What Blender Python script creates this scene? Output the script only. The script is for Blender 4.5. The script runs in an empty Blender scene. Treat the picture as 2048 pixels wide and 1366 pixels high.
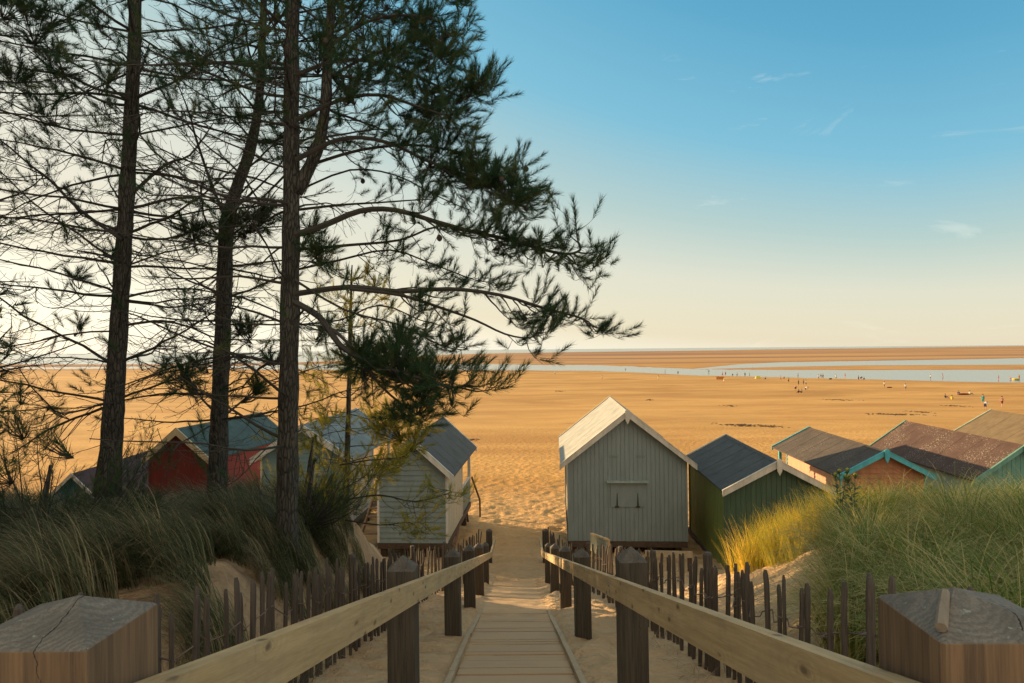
import bpy, math, random
import numpy as np
from mathutils import Vector, Matrix, noise
R = math.radians
random.seed(7); rs = np.random.RandomState(11)
SC = bpy.context.scene
COL = SC.collection
# ------------------------------------------------------------------ camera
F = 1450.0; HOR = 698.8; SLOPE = 0.0090
cam_d = bpy.data.cameras.new('camera'); cam = bpy.data.objects.new('camera', cam_d); COL.objects.link(cam)
cam_d.sensor_width = 36; cam_d.lens = F/2048*36; cam_d.clip_end = 60000; cam_d.clip_start = 0.05
pitch = math.atan((HOR-683)/F); roll = math.atan(SLOPE)
cam.matrix_world = Matrix.Rotation(R(90)+pitch, 4, 'X') @ Matrix.Rotation(-roll, 4, 'Z')
SC.camera = cam
CM = cam.matrix_world.to_3x3()
def ray(px, py):
    d = CM @ Vector(((px-1024)/F, -(py-683)/F, -1.0))
    return d
def at(px, py, Y):
    d = ray(px, py); return d*(Y/d.y)
# ------------------------------------------------------------------ light
AZ = R(-60); EL = R(8.8)
sd = Vector((math.sin(AZ)*math.cos(EL), math.cos(AZ)*math.cos(EL), math.sin(EL)))
W = bpy.data.worlds.new('World'); SC.world = W; W.use_nodes = True
wn = W.node_tree; wn.nodes.clear()
def nd(nt, t, **kw):
    n = nt.nodes.new(t)
    for k, v in kw.items():
        if k.startswith('i_'):
            key = k[2:]; key = int(key) if key.isdigit() else key.replace('_', ' ')
            n.inputs[key].default_value = v
        else: setattr(n, k, v)
    return n
sky = nd(wn, 'ShaderNodeTexSky', sky_type='NISHITA', sun_disc=False, sun_elevation=EL, sun_rotation=AZ, air_density=1.0, dust_density=0.9, ozone_density=2.2)
tc = nd(wn, 'ShaderNodeTexCoord')
# grading of the sky by height and by nearness to the sun: cream low and towards the sun, blue higher and away, warm grey added overhead as fill
def wm(op, a, b=0.0):
    n = nd(wn, 'ShaderNodeMath', operation=op)
    for i_, v_ in enumerate((a, b)):
        if hasattr(v_, 'is_output'): wn.links.new(v_, n.inputs[i_])
        else: n.inputs[i_].default_value = v_
    return n.outputs[0]
sep = nd(wn, 'ShaderNodeSeparateXYZ'); wn.links.new(tc.outputs['Generated'], sep.inputs[0])
dt = nd(wn, 'ShaderNodeVectorMath', operation='DOT_PRODUCT'); wn.links.new(tc.outputs['Generated'], dt.inputs[0]); dt.inputs[1].default_value = (math.sin(AZ), math.cos(AZ), 0)
dp = wm('POWER', wm('MAXIMUM', dt.outputs['Value'], 0.0), 1.2)
fac = wm('ADD', wm('SUBTRACT', 0.2, wm('MULTIPLY', dp, .06)), wm('MULTIPLY', sep.outputs[2], wm('SUBTRACT', 1.0, wm('MULTIPLY', dp, .75))))
rmp = nd(wn, 'ShaderNodeValToRGB'); wn.links.new(wm('DIVIDE', fac, 1.2), rmp.inputs[0])
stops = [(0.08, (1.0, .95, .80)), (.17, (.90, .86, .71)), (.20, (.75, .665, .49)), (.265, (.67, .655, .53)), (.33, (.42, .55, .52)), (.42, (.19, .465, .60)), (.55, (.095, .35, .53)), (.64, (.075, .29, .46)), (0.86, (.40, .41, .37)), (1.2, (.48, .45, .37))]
e = rmp.color_ramp.elements
for k_, (p_, c_) in enumerate(stops):
    x_ = e[k_] if k_ < 2 else e.new(p_)
    x_.position = p_/1.2; x_.color = (*c_, 1)
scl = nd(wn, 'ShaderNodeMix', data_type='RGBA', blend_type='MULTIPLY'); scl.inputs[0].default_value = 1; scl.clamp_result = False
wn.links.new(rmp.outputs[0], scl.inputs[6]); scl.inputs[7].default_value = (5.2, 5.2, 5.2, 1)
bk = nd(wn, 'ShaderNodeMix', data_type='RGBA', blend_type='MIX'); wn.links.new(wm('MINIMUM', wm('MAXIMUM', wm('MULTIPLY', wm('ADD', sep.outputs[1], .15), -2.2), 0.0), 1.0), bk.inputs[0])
wn.links.new(scl.outputs[2], bk.inputs[6]); bk.inputs[7].default_value = (4.5, 4.05, 3.25, 1)   # warm fill put into the unseen sky behind the camera to lift the shade
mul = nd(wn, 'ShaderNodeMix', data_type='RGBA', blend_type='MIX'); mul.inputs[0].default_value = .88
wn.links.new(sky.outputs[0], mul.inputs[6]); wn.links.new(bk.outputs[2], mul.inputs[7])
mp = nd(wn, 'ShaderNodeMapping'); mp.inputs['Scale'].default_value = (1.6, 3.2, 9.0); mp.inputs['Rotation'].default_value = (0.1, 0.25, 0.4)
wn.links.new(tc.outputs['Generated'], mp.inputs[0])
cn = nd(wn, 'ShaderNodeTexNoise', i_Scale=2.3, i_Detail=8.0, i_Roughness=0.62, i_Distortion=0.7); wn.links.new(mp.outputs[0], cn.inputs['Vector'])
cr = nd(wn, 'ShaderNodeValToRGB'); wn.links.new(cn.outputs[0], cr.inputs[0])
cr.color_ramp.elements[0].position = 0.63; cr.color_ramp.elements[0].color = (0, 0, 0, 1)
cr.color_ramp.elements[1].position = 0.80; cr.color_ramp.elements[1].color = (0.30, 0.30, 0.30, 1)
cm = nd(wn, 'ShaderNodeMix', data_type='RGBA', blend_type='MIX'); wn.links.new(cr.outputs[0], cm.inputs[0])
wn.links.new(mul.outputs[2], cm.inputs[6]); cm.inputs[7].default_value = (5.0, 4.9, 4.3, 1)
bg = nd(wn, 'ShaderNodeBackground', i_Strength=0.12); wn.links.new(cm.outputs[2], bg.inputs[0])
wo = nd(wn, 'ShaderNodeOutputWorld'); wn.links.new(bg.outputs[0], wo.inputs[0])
sl = bpy.data.lights.new('sun', 'SUN'); sl.energy = 5.0; sl.angle = R(0.6); sl.color = (1.0, 0.69, 0.36)
so = bpy.data.objects.new('sun', sl); COL.objects.link(so); so.rotation_euler = sd.to_track_quat('Z', 'Y').to_euler()
SC.view_settings.view_transform = 'Standard'; SC.view_settings.look = 'None'; SC.view_settings.exposure = 0.93; SC.view_settings.gamma = 1
# ------------------------------------------------------------------ materials
MATS = {}
def newmat(name):
    m = bpy.data.materials.new(name); m.use_nodes = True; nt = m.node_tree; nt.nodes.clear()
    out = nd(nt, 'ShaderNodeOutputMaterial'); b = nd(nt, 'ShaderNodeBsdfPrincipled'); nt.links.new(b.outputs[0], out.inputs[0])
    MATS[name] = m
    return m, nt, b, out
def coords(nt, scale=(1, 1, 1), kind='Object', rot=(0, 0, 0)):
    c = nd(nt, 'ShaderNodeTexCoord'); p = nd(nt, 'ShaderNodeMapping'); p.inputs['Scale'].default_value = scale; p.inputs['Rotation'].default_value = rot
    nt.links.new(c.outputs[kind], p.inputs[0]); return p.outputs[0]
def noise_n(nt, vec, scale, detail=4, rough=0.55, dist=0.0):
    n = nd(nt, 'ShaderNodeTexNoise', i_Scale=scale, i_Detail=float(detail), i_Roughness=rough, i_Distortion=dist); nt.links.new(vec, n.inputs['Vector']); return n.outputs[0]
def ramp(nt, fac, stops):
    r = nd(nt, 'ShaderNodeValToRGB'); nt.links.new(fac, r.inputs[0]); el = r.color_ramp.elements
    for i, (p, c) in enumerate(stops):
        x = el[i] if i < 2 else el.new(p)
        x.position = p; x.color = (*c, 1) if len(c) == 3 else c
    return r.outputs[0]
def mixc(nt, fac, a, b, bt='MIX'):
    m = nd(nt, 'ShaderNodeMix', data_type='RGBA', blend_type=bt)
    for s, v in ((0, fac), (6, a), (7, b)):
        if hasattr(v, 'links') or hasattr(v, 'is_output'): nt.links.new(v, m.inputs[s])
        else: m.inputs[s].default_value = v if s == 0 else (*v, 1)
    return m.outputs[2]
def math_n(nt, op, a, b=0.0, c=None):
    m = nd(nt, 'ShaderNodeMath', operation=op)
    for i, v in enumerate((a, b, c)):
        if v is None: continue
        if hasattr(v, 'is_output'): nt.links.new(v, m.inputs[i])
        else: m.inputs[i].default_value = v
    return m.outputs[0]
def bump(nt, b, h, strength=0.4, dist=0.02):
    n = nd(nt, 'ShaderNodeBump', i_Strength=strength, i_Distance=dist); nt.links.new(h, n.inputs['Height'])
    nt.links.new(n.outputs[0], b.inputs['Normal']); return n
def paint(name, col, rough=0.6, var=0.18, scale=(3, 3, 0.7), bumps=0.15, dirt=0.25):
    m, nt, b, o = newmat(name)
    v = coords(nt, scale); n1 = noise_n(nt, v, 2.0, 6); n2 = noise_n(nt, coords(nt, (1, 1, 1)), 14, 5)
    lo = tuple(c*(1-var) for c in col); hi = tuple(min(1, c*(1+var*.7)) for c in col)
    c = ramp(nt, n1, [(0.35, lo), (0.68, hi)])
    d = ramp(nt, n2, [(0.58, (0, 0, 0)), (0.75, (dirt, dirt, dirt))])
    c = mixc(nt, d, c, tuple(x*.45 for x in col))
    nt.links.new(c, b.inputs['Base Color']); b.inputs['Roughness'].default_value = rough
    bump(nt, b, n2, bumps, 0.01); return m
def wood(name, col, dark, rough=0.75, grain=(26, 26, 1.6), bumps=0.5, knots=True, dist=0.6):
    m, nt, b, o = newmat(name)
    v = coords(nt, grain); n1 = noise_n(nt, v, 1.0, 7, 0.62, dist)
    nf = noise_n(nt, coords(nt, tuple(g_*4.5 for g_ in grain)), 1.0, 5, .7, .3)
    n1 = math_n(nt, 'ADD', math_n(nt, 'MULTIPLY', n1, .62), math_n(nt, 'MULTIPLY', nf, .38)); c = ramp(nt, n1, [(0.36, dark), (0.60, col)])
    n3 = noise_n(nt, coords(nt, (1, 1, 1)), 2.2, 4)
    c = mixc(nt, ramp(nt, n3, [(0.40, (0, 0, 0)), (0.75, (.5, .5, .5))]), c, tuple((a+b_)*.42 for a, b_ in zip(col, dark)))
    if knots:
        kv = coords(nt, (grain[0]*.32, grain[1]*.32, grain[2]*1.6) if grain[2] < grain[0] else (grain[0]*1.6, grain[1]*.3, grain[2]*.3))
        vo = nd(nt, 'ShaderNodeTexVoronoi', i_Scale=0.55); nt.links.new(kv, vo.inputs['Vector'])
        c = mixc(nt, ramp(nt, vo.outputs['Distance'], [(0.04, (.8, .8, .8)), (0.12, (0, 0, 0))]), c, tuple(x*.4 for x in dark))
    nt.links.new(c, b.inputs['Base Color']); b.inputs['Roughness'].default_value = rough
    bump(nt, b, n1, bumps, 0.006); return m

# ------------------------------------------------------------------ mesh helpers
class MB:
    def __init__(s): s.v = []; s.f = []; s.mi = []
    def add(s, vs, fs, mi=0):
        o = len(s.v); s.v.extend([tuple(p) for p in vs]); s.f.extend([tuple(i+o for i in f) for f in fs]); s.mi.extend([mi]*len(fs))
    def box(s, x0, x1, y0, y1, z0, z1, mi=0):
        s.hexa([(x0, y0, z0), (x1, y0, z0), (x1, y1, z0), (x0, y1, z0), (x0, y0, z1), (x1, y0, z1), (x1, y1, z1), (x0, y1, z1)], mi)
    def hexa(s, p, mi=0):
        s.add(p, [(3, 2, 1, 0), (4, 5, 6, 7), (0, 1, 5, 4), (1, 2, 6, 5), (2, 3, 7, 6), (3, 0, 4, 7)], mi)
    def beam(s, a, b, w, h, up=(0, 0, 1), mi=0):
        a = Vector(a); b = Vector(b); d = (b-a).normalized(); sx = d.cross(Vector(up)).normalized(); u = sx.cross(d)
        sx *= w/2; u *= h/2
        s.hexa([a-sx-u, a+sx-u, b+sx-u, b-sx-u, a-sx+u, a+sx+u, b+sx+u, b-sx+u], mi)
    def tube(s, pts, rad, n=6, mi=0, cap=True):
        pts = [Vector(p) for p in pts]; m = len(pts)
        ref = Vector((0, 0, 1)) if abs((pts[-1]-pts[0]).normalized().z) < .9 else Vector((1, 0, 0))
        o = len(s.v)
        for i, p in enumerate(pts):
            t = (pts[min(i+1, m-1)]-pts[max(i-1, 0)])
            t = t.normalized() if t.length > 1e-9 else Vector((0, 0, 1))
            a = t.cross(ref)
            a = a.normalized() if a.length > 1e-6 else Vector((1, 0, 0)); b = t.cross(a)
            r = rad[i] if hasattr(rad, '__len__') else rad
            for k in range(n):
                an = 2*math.pi*k/n; q = p + a*(r*math.cos(an)) + b*(r*math.sin(an)); s.v.append((q.x, q.y, q.z))
        for i in range(m-1):
            for k in range(n):
                k2 = (k+1) % n; s.f.append((o+i*n+k, o+i*n+k2, o+(i+1)*n+k2, o+(i+1)*n+k)); s.mi.append(mi)
        if cap: s.f.append(tuple(o+k for k in range(n))[::-1]); s.f.append(tuple(o+(m-1)*n+k for k in range(n))); s.mi += [mi, mi]
    def build(s, name, mats, parent=None, smooth=False):
        me = bpy.data.meshes.new(name); me.from_pydata(s.v, [], s.f)
        for m in (mats if isinstance(mats, (list, tuple)) else [mats]): me.materials.append(m)
        me.polygons.foreach_set('material_index', s.mi)
        if smooth: me.polygons.foreach_set('use_smooth', [True]*len(s.f))
        me.update(); ob = bpy.data.objects.new(name, me); COL.objects.link(ob)
        if parent: ob.parent = parent
        return ob
def npmesh(name, V, Fq, mat, parent=None, smooth=False, attr=None, k=4):
    me = bpy.data.meshes.new(name); n = len(V); m = len(Fq)
    me.vertices.add(n); me.vertices.foreach_set('co', np.ascontiguousarray(V, dtype=np.float32).ravel())
    me.loops.add(m*k); me.loops.foreach_set('vertex_index', np.ascontiguousarray(Fq, dtype=np.int32).ravel())
    me.polygons.add(m); me.polygons.foreach_set('loop_start', np.arange(0, m*k, k, dtype=np.int32)); me.polygons.foreach_set('loop_total', np.full(m, k, dtype=np.int32))
    if smooth: me.polygons.foreach_set('use_smooth', np.ones(m, dtype=bool))
    me.update(calc_edges=True)
    if attr is not None:
        a = me.attributes.new('tint', 'FLOAT', 'POINT'); a.data.foreach_set('value', np.ascontiguousarray(attr, dtype=np.float32))
    me.materials.append(mat); ob = bpy.data.objects.new(name, me); COL.objects.link(ob)
    if parent: ob.parent = parent
    return ob
def tag(o, label=None, cat=None, group=None, kind=None):
    if label: o['label'] = label
    if cat: o['category'] = cat
    if group: o['group'] = group
    if kind: o['kind'] = kind
    return o
def empty(name, loc=(0, 0, 0), rz=0.0):
    o = bpy.data.objects.new(name, None); COL.objects.link(o); o.location = loc; o.rotation_euler = (0, 0, rz); o.empty_display_size = .1
    return o
def copy_tree(o, parent=None):
    c = o.copy(); COL.objects.link(c)
    if parent: c.parent = parent
    for ch in list(o.children): copy_tree(ch, c)
    return c
def SS(a, b, x):
    t = np.clip((x-a)/(b-a), 0, 1); return t*t*(3-2*t)
# cheap value noise in numpy
_perm = np.random.RandomState(3).rand(256, 256)
def vn(x, y):
    xi = np.floor(x).astype(int); yi = np.floor(y).astype(int); fx = x-xi; fy = y-yi; fx = fx*fx*(3-2*fx); fy = fy*fy*(3-2*fy)
    g = lambda a, b: _perm[a & 255, b & 255]
    return (g(xi, yi)*(1-fx)+g(xi+1, yi)*fx)*(1-fy)+(g(xi, yi+1)*(1-fx)+g(xi+1, yi+1)*fx)*fy-.5
def fbm(x, y, o=4):
    r = 0; a = 1
    for i in range(o): r = r+a*vn(x*2**i+17*i, y*2**i+31*i); a *= .5
    return r
# ------------------------------------------------------------------ terrain
ZW = -11.5
def H(X, Y):
    X = np.asarray(X, float); Y = np.asarray(Y, float)
    path = -(1.206+.255*Y)
    zb = np.interp(Y, [17, 19.5, 22, 40, 80, 150, 220, 420, 900], [-5.62, -5.88, -6.1, -7.3, -9.2, -10.75, -11.2, -11.33, -11.36])
    base = np.where(Y < 17.4, path, zb)
    base = np.where(Y < -1, -0.95-.1*(Y+1)*0, base)
    dn = fbm(X*.55+5, Y*.55)*.28
    wl = SS(-1.72, -2.75, X)*(1-SS(10.2, 17, Y)); hl = -1.38-.1*Y+dn
    hm = SS(-8, -13, X)*SS(-.4, -4, X+.72*Y)*(1-SS(25, 32, Y))*SS(-2, 3, Y)  # unseen bank off the left edge, raised to keep the path shaded
    z = base+(hl-base)*wl; z = z+(np.maximum(.2-.03*Y, z)-z)*hm
    xe = 3.0+np.clip(Y-4.5, -1, 6)*.34
    wr = SS(0, 1, (X-1.72)/(xe-1.72))*(1-SS(9.3, 15.5, Y)); hr = -1.42-.115*Y+dn*.8+.06*SS(6, 8.5, Y)*SS(4, 5.6, X)
    z = z+(hr-z)*wr
    # footprints and wind ripples
    near = 1-SS(26, 60, Y)
    amp = np.where(np.abs(X) < .62, .012, .05)*(1-.5*wl)*near
    amp = np.where((Y > 18), .055*near, amp)
    z = z + amp*fbm(X*2.6, Y*2.6, 3)*1.5 + np.where(np.abs(X) < .6, .15, 1)*near*(.10*np.abs(fbm(X*3.2, Y*3.0, 2))+.02*fbm(X*9, Y*7, 2))
    z = z + (1-near)*.12*fbm(X*.06, Y*.06, 3)*SS(40, 90, Y)*(1-SS(150, 260, Y))
    # pushed up sand along the post lines, sunk boardwalk
    z = z + .07*np.exp(-((np.abs(X)-.80)/.2)**2)*(Y < 19)*(Y > 0)*(.6+fbm(X*1.5, Y*1.1, 2))
    return z
def H1(x, y): return float(H(np.array([x]), np.array([y]))[0])
XP = [-400, 0, 400, 700, 1000, 1200, 1400, 1560, 1724, 2048, 2600]
def far(px, v):
    w = np.interp
    n1 = vn(px/130., v*0+3)*2.2+vn(px/31., v*0+9)*.8
    n2 = vn(px/90., v*0+23)*1.8+vn(px/23., v*0+2)*.6
    vL = w(px, XP, [29, 29.5, 32, 39, 41.5, 44.5, 56, 60.5, 65.5, 75, 86])+n1*.8
    vU = w(px, XP, [26, 26.5, 29, 26, 29.5, 33.5, 43, 46, 47.5, 49.5, 55])+n2*.4
    vS = w(px, [-400, 0, 400, 600, 760, 860, 1000, 1400, 1724, 2048], [20, 20.5, 24, 22, 15, 10, 7.2, 5.2, 4, 2.2])+n2*.3
    c2b = w(px, [1380, 1480, 1560, 1724, 2048, 2600], [43, 41, 39.5, 38, 39.5, 42]); c2t = w(px, [1380, 1480, 1560, 1724, 2048, 2600], [43, 34, 30.5, 29.3, 26.5, 24])+n1*.3
    s = np.minimum(np.abs(v-(vL+vU)/2)-(vL-vU)/2, v-vS)
    s = np.where(px > 1380, np.minimum(s, np.abs(v-(c2b+c2t)/2)-(c2b-c2t)/2), s)
    s = np.where((v < vL) & (px < 1500), s + vn(px/9., v*1.1)*2.6*SS(3, 0, np.abs(v-vU-2.5)/1.8) - .2, s)
    return s, vL
def terrain():
    ys = list(np.arange(-2.5, 26, .062)); y = 26.0
    while 1450*11.4/y > 115: y *= 1.007; ys.append(y)
    v = 1450*11.4/y
    while v > 1.6: v -= .42 if v > 5 else .15; ys.append(1450*11.4/v)
    ys = np.array(ys); s = np.linspace(-1, 1, 560)
    Yg, Sg = np.meshgrid(ys, s, indexing='ij')
    hw = np.where(Yg < 12, 15.0, 15+(Yg-12)*.86)
    Xg = Sg*hw
    Z = H(Xg, Yg)
    px = 1024+1450*Xg/np.maximum(Yg, 1); vv = 1450*11.45/np.maximum(Yg, 1)
    sg, vL = far(px, vv)
    fz = SS(140, 200, Yg)
    zf = ZW + np.clip(sg*.035, -.5, .16)+.02*fbm(Xg*.02, Yg*.01, 3)*(sg > .5)
    lower = (vv > vL)
    zf = np.where(lower, ZW+(Z-ZW)*np.clip((vv-vL)/9., 0, 1)+np.minimum((vv-vL)*.02, .02), zf)
    Z = np.where(Yg > 140, Z*(1-fz)+zf*fz, Z)
    nr, ncl = Xg.shape
    V = np.stack([Xg.ravel(), Yg.ravel(), Z.ravel()], 1)
    i = np.arange(nr-1)[:, None]*ncl+np.arange(ncl-1)[None, :]
    Fq = np.stack([i, i+1, i+ncl+1, i+ncl], -1).reshape(-1, 4)
    m, nt, b, o = newmat('beach sand')
    vec = coords(nt)
    geo = nd(nt, 'ShaderNodeNewGeometry'); sp = nd(nt, 'ShaderNodeSeparateXYZ'); nt.links.new(geo.outputs['Position'], sp.inputs[0])
    big = noise_n(nt, coords(nt, (.035, .075, .05)), 1.0, 7, .62, .5); med = noise_n(nt, vec, 1.4, 6, .65)
    c = ramp(nt, big, [(0.38, (.56, .27, .066)), (0.62, (.79, .425, .12))])
    c = mixc(nt, ramp(nt, med, [(.35, (0, 0, 0)), (.75, (.35, .35, .35))]), c, (.50, .28, .085))
    # the near dune sand is paler and greyer than the far flats
    nearf = math_n(nt, 'MULTIPLY', math_n(nt, 'SUBTRACT', 40.0, sp.outputs[1]), 1/25.)
    nearf = math_n(nt, 'MINIMUM', math_n(nt, 'MAXIMUM', nearf, 0.0), 1.0)
    c = mixc(nt, nearf, c, ramp(nt, med, [(0.3, (.50, .335, .180)), (0.7, (.64, .445, .255))]))
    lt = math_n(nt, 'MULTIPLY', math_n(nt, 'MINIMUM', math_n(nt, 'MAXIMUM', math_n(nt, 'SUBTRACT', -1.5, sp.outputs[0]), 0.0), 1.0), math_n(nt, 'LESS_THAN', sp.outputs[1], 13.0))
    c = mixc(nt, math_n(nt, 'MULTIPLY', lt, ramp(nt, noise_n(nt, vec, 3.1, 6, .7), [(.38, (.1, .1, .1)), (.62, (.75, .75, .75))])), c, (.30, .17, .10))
    # darker seaweed and damp streaks on the flat
    st = noise_n(nt, coords(nt, (.10, .32, .2)), 1.0, 6, .68)
    fard = math_n(nt, 'MINIMUM', math_n(nt, 'MAXIMUM', math_n(nt, 'MULTIPLY', math_n(nt, 'SUBTRACT', sp.outputs[1], 36.0), .03), 0.0), 1.0)
    c = mixc(nt, math_n(nt, 'MULTIPLY', ramp(nt, st, [(.60, (0, 0, 0)), (.70, (.5, .5, .5))]), fard), c, (.30, .15, .045))
    # wet sand by height above the water
    wet = ramp(nt, math_n(nt, 'ADD', math_n(nt, 'MULTIPLY', math_n(nt, 'ADD', sp.outputs[2], 11.52), 4.0), math_n(nt, 'MULTIPLY', big, .25)), [(0.10, (1, 1, 1)), (0.95, (0, 0, 0))])
    far_b = noise_n(nt, coords(nt, (.0012, .014, .1)), 1.0, 5, .6)
    wetc = ramp(nt, far_b, [(0.40, (.30, .12, .055)), (0.50, (.56, .25, .055)), (.60, (.78, .42, .08))])
    wet = math_n(nt, 'MAXIMUM', wet, math_n(nt, 'MINIMUM', math_n(nt, 'MAXIMUM', math_n(nt, 'MULTIPLY', math_n(nt, 'SUBTRACT', sp.outputs[1], 380.0), .004), 0.0), 1.0))
    c = mixc(nt, math_n(nt, 'MULTIPLY', wet, .9), c, wetc)
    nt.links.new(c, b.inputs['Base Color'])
    nt.links.new(math_n(nt, 'SUBTRACT', .95, math_n(nt, 'MULTIPLY', wet, .35)), b.inputs['Roughness'])
    b.inputs['Specular IOR Level'].default_value = .25
    # footprints
    vo = nd(nt, 'ShaderNodeTexVoronoi', feature='SMOOTH_F1', i_Scale=2.6, i_Smoothness=.6); nt.links.new(vec, vo.inputs['Vector'])
    n2 = noise_n(nt, vec, 7.0, 5, .6, .4)
    h = math_n(nt, 'ADD', math_n(nt, 'MULTIPLY', vo.outputs['Distance'], 1.0), math_n(nt, 'MULTIPLY', n2, .8))
    bn = bump(nt, b, h, .75, .17)
    fd = math_n(nt, 'SUBTRACT', 1.0, math_n(nt, 'MINIMUM', math_n(nt, 'MAXIMUM', math_n(nt, 'MULTIPLY', math_n(nt, 'SUBTRACT', sp.outputs[1], 30.0), .012), 0.0), .82))
    # smooth on the trodden boardwalk
    ax = math_n(nt, 'ABSOLUTE', sp.outputs[0]); on = math_n(nt, 'MULTIPLY', math_n(nt, 'LESS_THAN', ax, .5), math_n(nt, 'LESS_THAN', sp.outputs[1], 18.0))
    nt.links.new(math_n(nt, 'MULTIPLY', math_n(nt, 'MULTIPLY', fd, .8), math_n(nt, 'SUBTRACT', 1.0, math_n(nt, 'MULTIPLY', on, .7))), bn.inputs['Strength'])
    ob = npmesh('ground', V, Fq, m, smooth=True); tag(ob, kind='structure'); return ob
terrain()
m, nt, b, o = newmat('sea water')
b.inputs['Base Color'].default_value = (.16, .20, .19, 1); b.inputs['Roughness'].default_value = .14; b.inputs['IOR'].default_value = 1.33
bump(nt, b, noise_n(nt, coords(nt, (.25, 1.6, 1)), 1.0, 5, .6), .25, .06)
w = MB(); w.add([(-40000, 150, ZW), (40000, 150, ZW), (40000, 45000, ZW), (-40000, 45000, ZW)], [(0, 1, 2, 3)])
tag(w.build('sea', m), kind='structure')
def hit(px, py, z=None):
    d = ray(px, py); y = 3.0
    while y < 9000:
        p = d*(y/d.y); g = H1(p.x, p.y) if z is None else z
        if p.z <= g: return Vector((p.x, p.y, g))
        y *= 1.004
    return p
# ------------------------------------------------------------------ boardwalk
m, nt, b, o = newmat('sandy boards')
n1 = noise_n(nt, coords(nt, (2, 18, 4)), 1.5, 6, .6); n2 = noise_n(nt, coords(nt), 1.7, 5, .6)
c = ramp(nt, n1, [(.3, (.40, .285, .175)), (.7, (.52, .375, .235))]); c = mixc(nt, ramp(nt, n2, [(.34, (.45, .45, .45)), (.55, (1, 1, 1))]), c, (.53, .37, .215))
nt.links.new(c, b.inputs['Base Color']); b.inputs['Roughness'].default_value = .9; bump(nt, b, n1, .4, .008)
pathmat = m
bw = MB(); y = -1.0; gz = lambda y: -(1.206+.255*y)
while y < 15.2:
    d = .145; zo = .015-max(0, (y-10.5))*.012+.006*math.sin(y*7)+random.uniform(-.004, .004)
    bw.hexa([(-.5, y, gz(y)+zo-.03), (.5, y, gz(y)+zo-.03), (.5, y+d-.004, gz(y+d)+zo-.03), (-.5, y+d-.004, gz(y+d)+zo-.03),
             (-.5, y, gz(y)+zo), (.5, y, gz(y)+zo), (.5, y+d-.004, gz(y+d)+zo), (-.5, y+d-.004, gz(y+d)+zo)])
    y += d
tag(bw.build('path', pathmat), kind='structure')
edgem = wood('path edge wood', (.54, .41, .25), (.38, .28, .17), grain=(20, 1.6, 20))
pe = MB()
for s in (-1, 1):
    for y in np.arange(-1, 12.2, 2.4):
        pe.beam((s*.535, y, gz(y)+.03-max(0, y-8)*.012), (s*.535+random.uniform(-.012, .012), y+2.38, gz(y+2.38)+.03-max(0, y-6)*.014), .05, .06)
tag(pe.build('path_edge', edgem), kind='structure')
# ------------------------------------------------------------------ handrails
def post_wood(name, colr, dark, top):
    m, nt, b, o = newmat(name)
    n1 = math_n(nt, 'ADD', math_n(nt, 'MULTIPLY', noise_n(nt, coords(nt, (30, 30, 1.4)), 1.0, 7, .62, .5), .55), math_n(nt, 'MULTIPLY', noise_n(nt, coords(nt, (170, 170, 5)), 1.0, 5, .7), .45)); c = ramp(nt, n1, [(.38, dark), (.60, colr)])
    vec = coords(nt); sp = nd(nt, 'ShaderNodeSeparateXYZ'); nt.links.new(vec, sp.inputs[0])
    # end grain with rings on the sloping cap (object origin is at the cap's eave line)
    ring = nd(nt, 'ShaderNodeTexWave', wave_type='RINGS', rings_direction='SPHERICAL', i_Scale=42.0, i_Distortion=5.0, i_Detail=4.0)
    rv = nd(nt, 'ShaderNodeMapping'); rv.inputs['Location'].default_value = (.045, -.03, .06); nt.links.new(vec, rv.inputs[0]); nt.links.new(rv.outputs[0], ring.inputs['Vector'])
    ring.inputs['Detail Scale'].default_value = 2.0
    n4 = noise_n(nt, vec, 9.0, 5, .6)
    ct = mixc(nt, math_n(nt, 'MULTIPLY', ring.outputs[1], .7), top, tuple(x*.6 for x in top)); ct = mixc(nt, ramp(nt, n4, [(.45, (0, 0, 0)), (.7, (.8, .8, .8))]), ct, tuple(a*.5 for a in top))
    # pale green lichen
    vo = noise_n(nt, vec, 34.0, 4, .6); ct = mixc(nt, ramp(nt, vo, [(.66, (0, 0, 0)), (.70, (.8, .8, .8))]), ct, (.36, .40, .33))
    istop = math_n(nt, 'GREATER_THAN', sp.outputs[2], .001)
    g9 = noise_n(nt, vec, 240.0, 4, .7); ct = mixc(nt, ramp(nt, g9, [(.4, (.0, .0, .0)), (.62, (.45, .45, .45))]), ct, tuple(x*.35 for x in top))
    c = mixc(nt, istop, c, ct)
    # splits running down the post
    cw = noise_n(nt, coords(nt, (1, 1, 3)), 6.0, 6, .65); g0 = math_n(nt, 'SUBTRACT', noise_n(nt, coords(nt, (1, 1, 1)), 11.0, 4), .22)
    for ax, off in ((0, .035),):
        q = math_n(nt, 'ABSOLUTE', math_n(nt, 'ADD', sp.outputs[ax], math_n(nt, 'SUBTRACT', math_n(nt, 'MULTIPLY', cw, .05), .025+off)))
        c = mixc(nt, math_n(nt, 'LESS_THAN', q, math_n(nt, 'MULTIPLY', g0, .0028)), c, (.012, .010, .008))
    nt.links.new(c, b.inputs['Base Color']); b.inputs['Roughness'].default_value = .8
    bump(nt, b, math_n(nt, 'ADD', n1, math_n(nt, 'MULTIPLY', math_n(nt, 'MULTIPLY', ring.outputs[1], istop), .6)), .5, .004)
    return m
PW = post_wood('weathered post wood', (.098, .076, .050), (.034, .028, .020), (.15, .125, .098))
PWn = post_wood('near post wood', (.25, .15, .078), (.095, .060, .036), (.25, .215, .17))
RAIL = wood('new pine rail wood', (.62, .445, .225), (.40, .265, .12), grain=(34, 1.3, 34), bumps=.3, knots=False, dist=.15)
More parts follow.
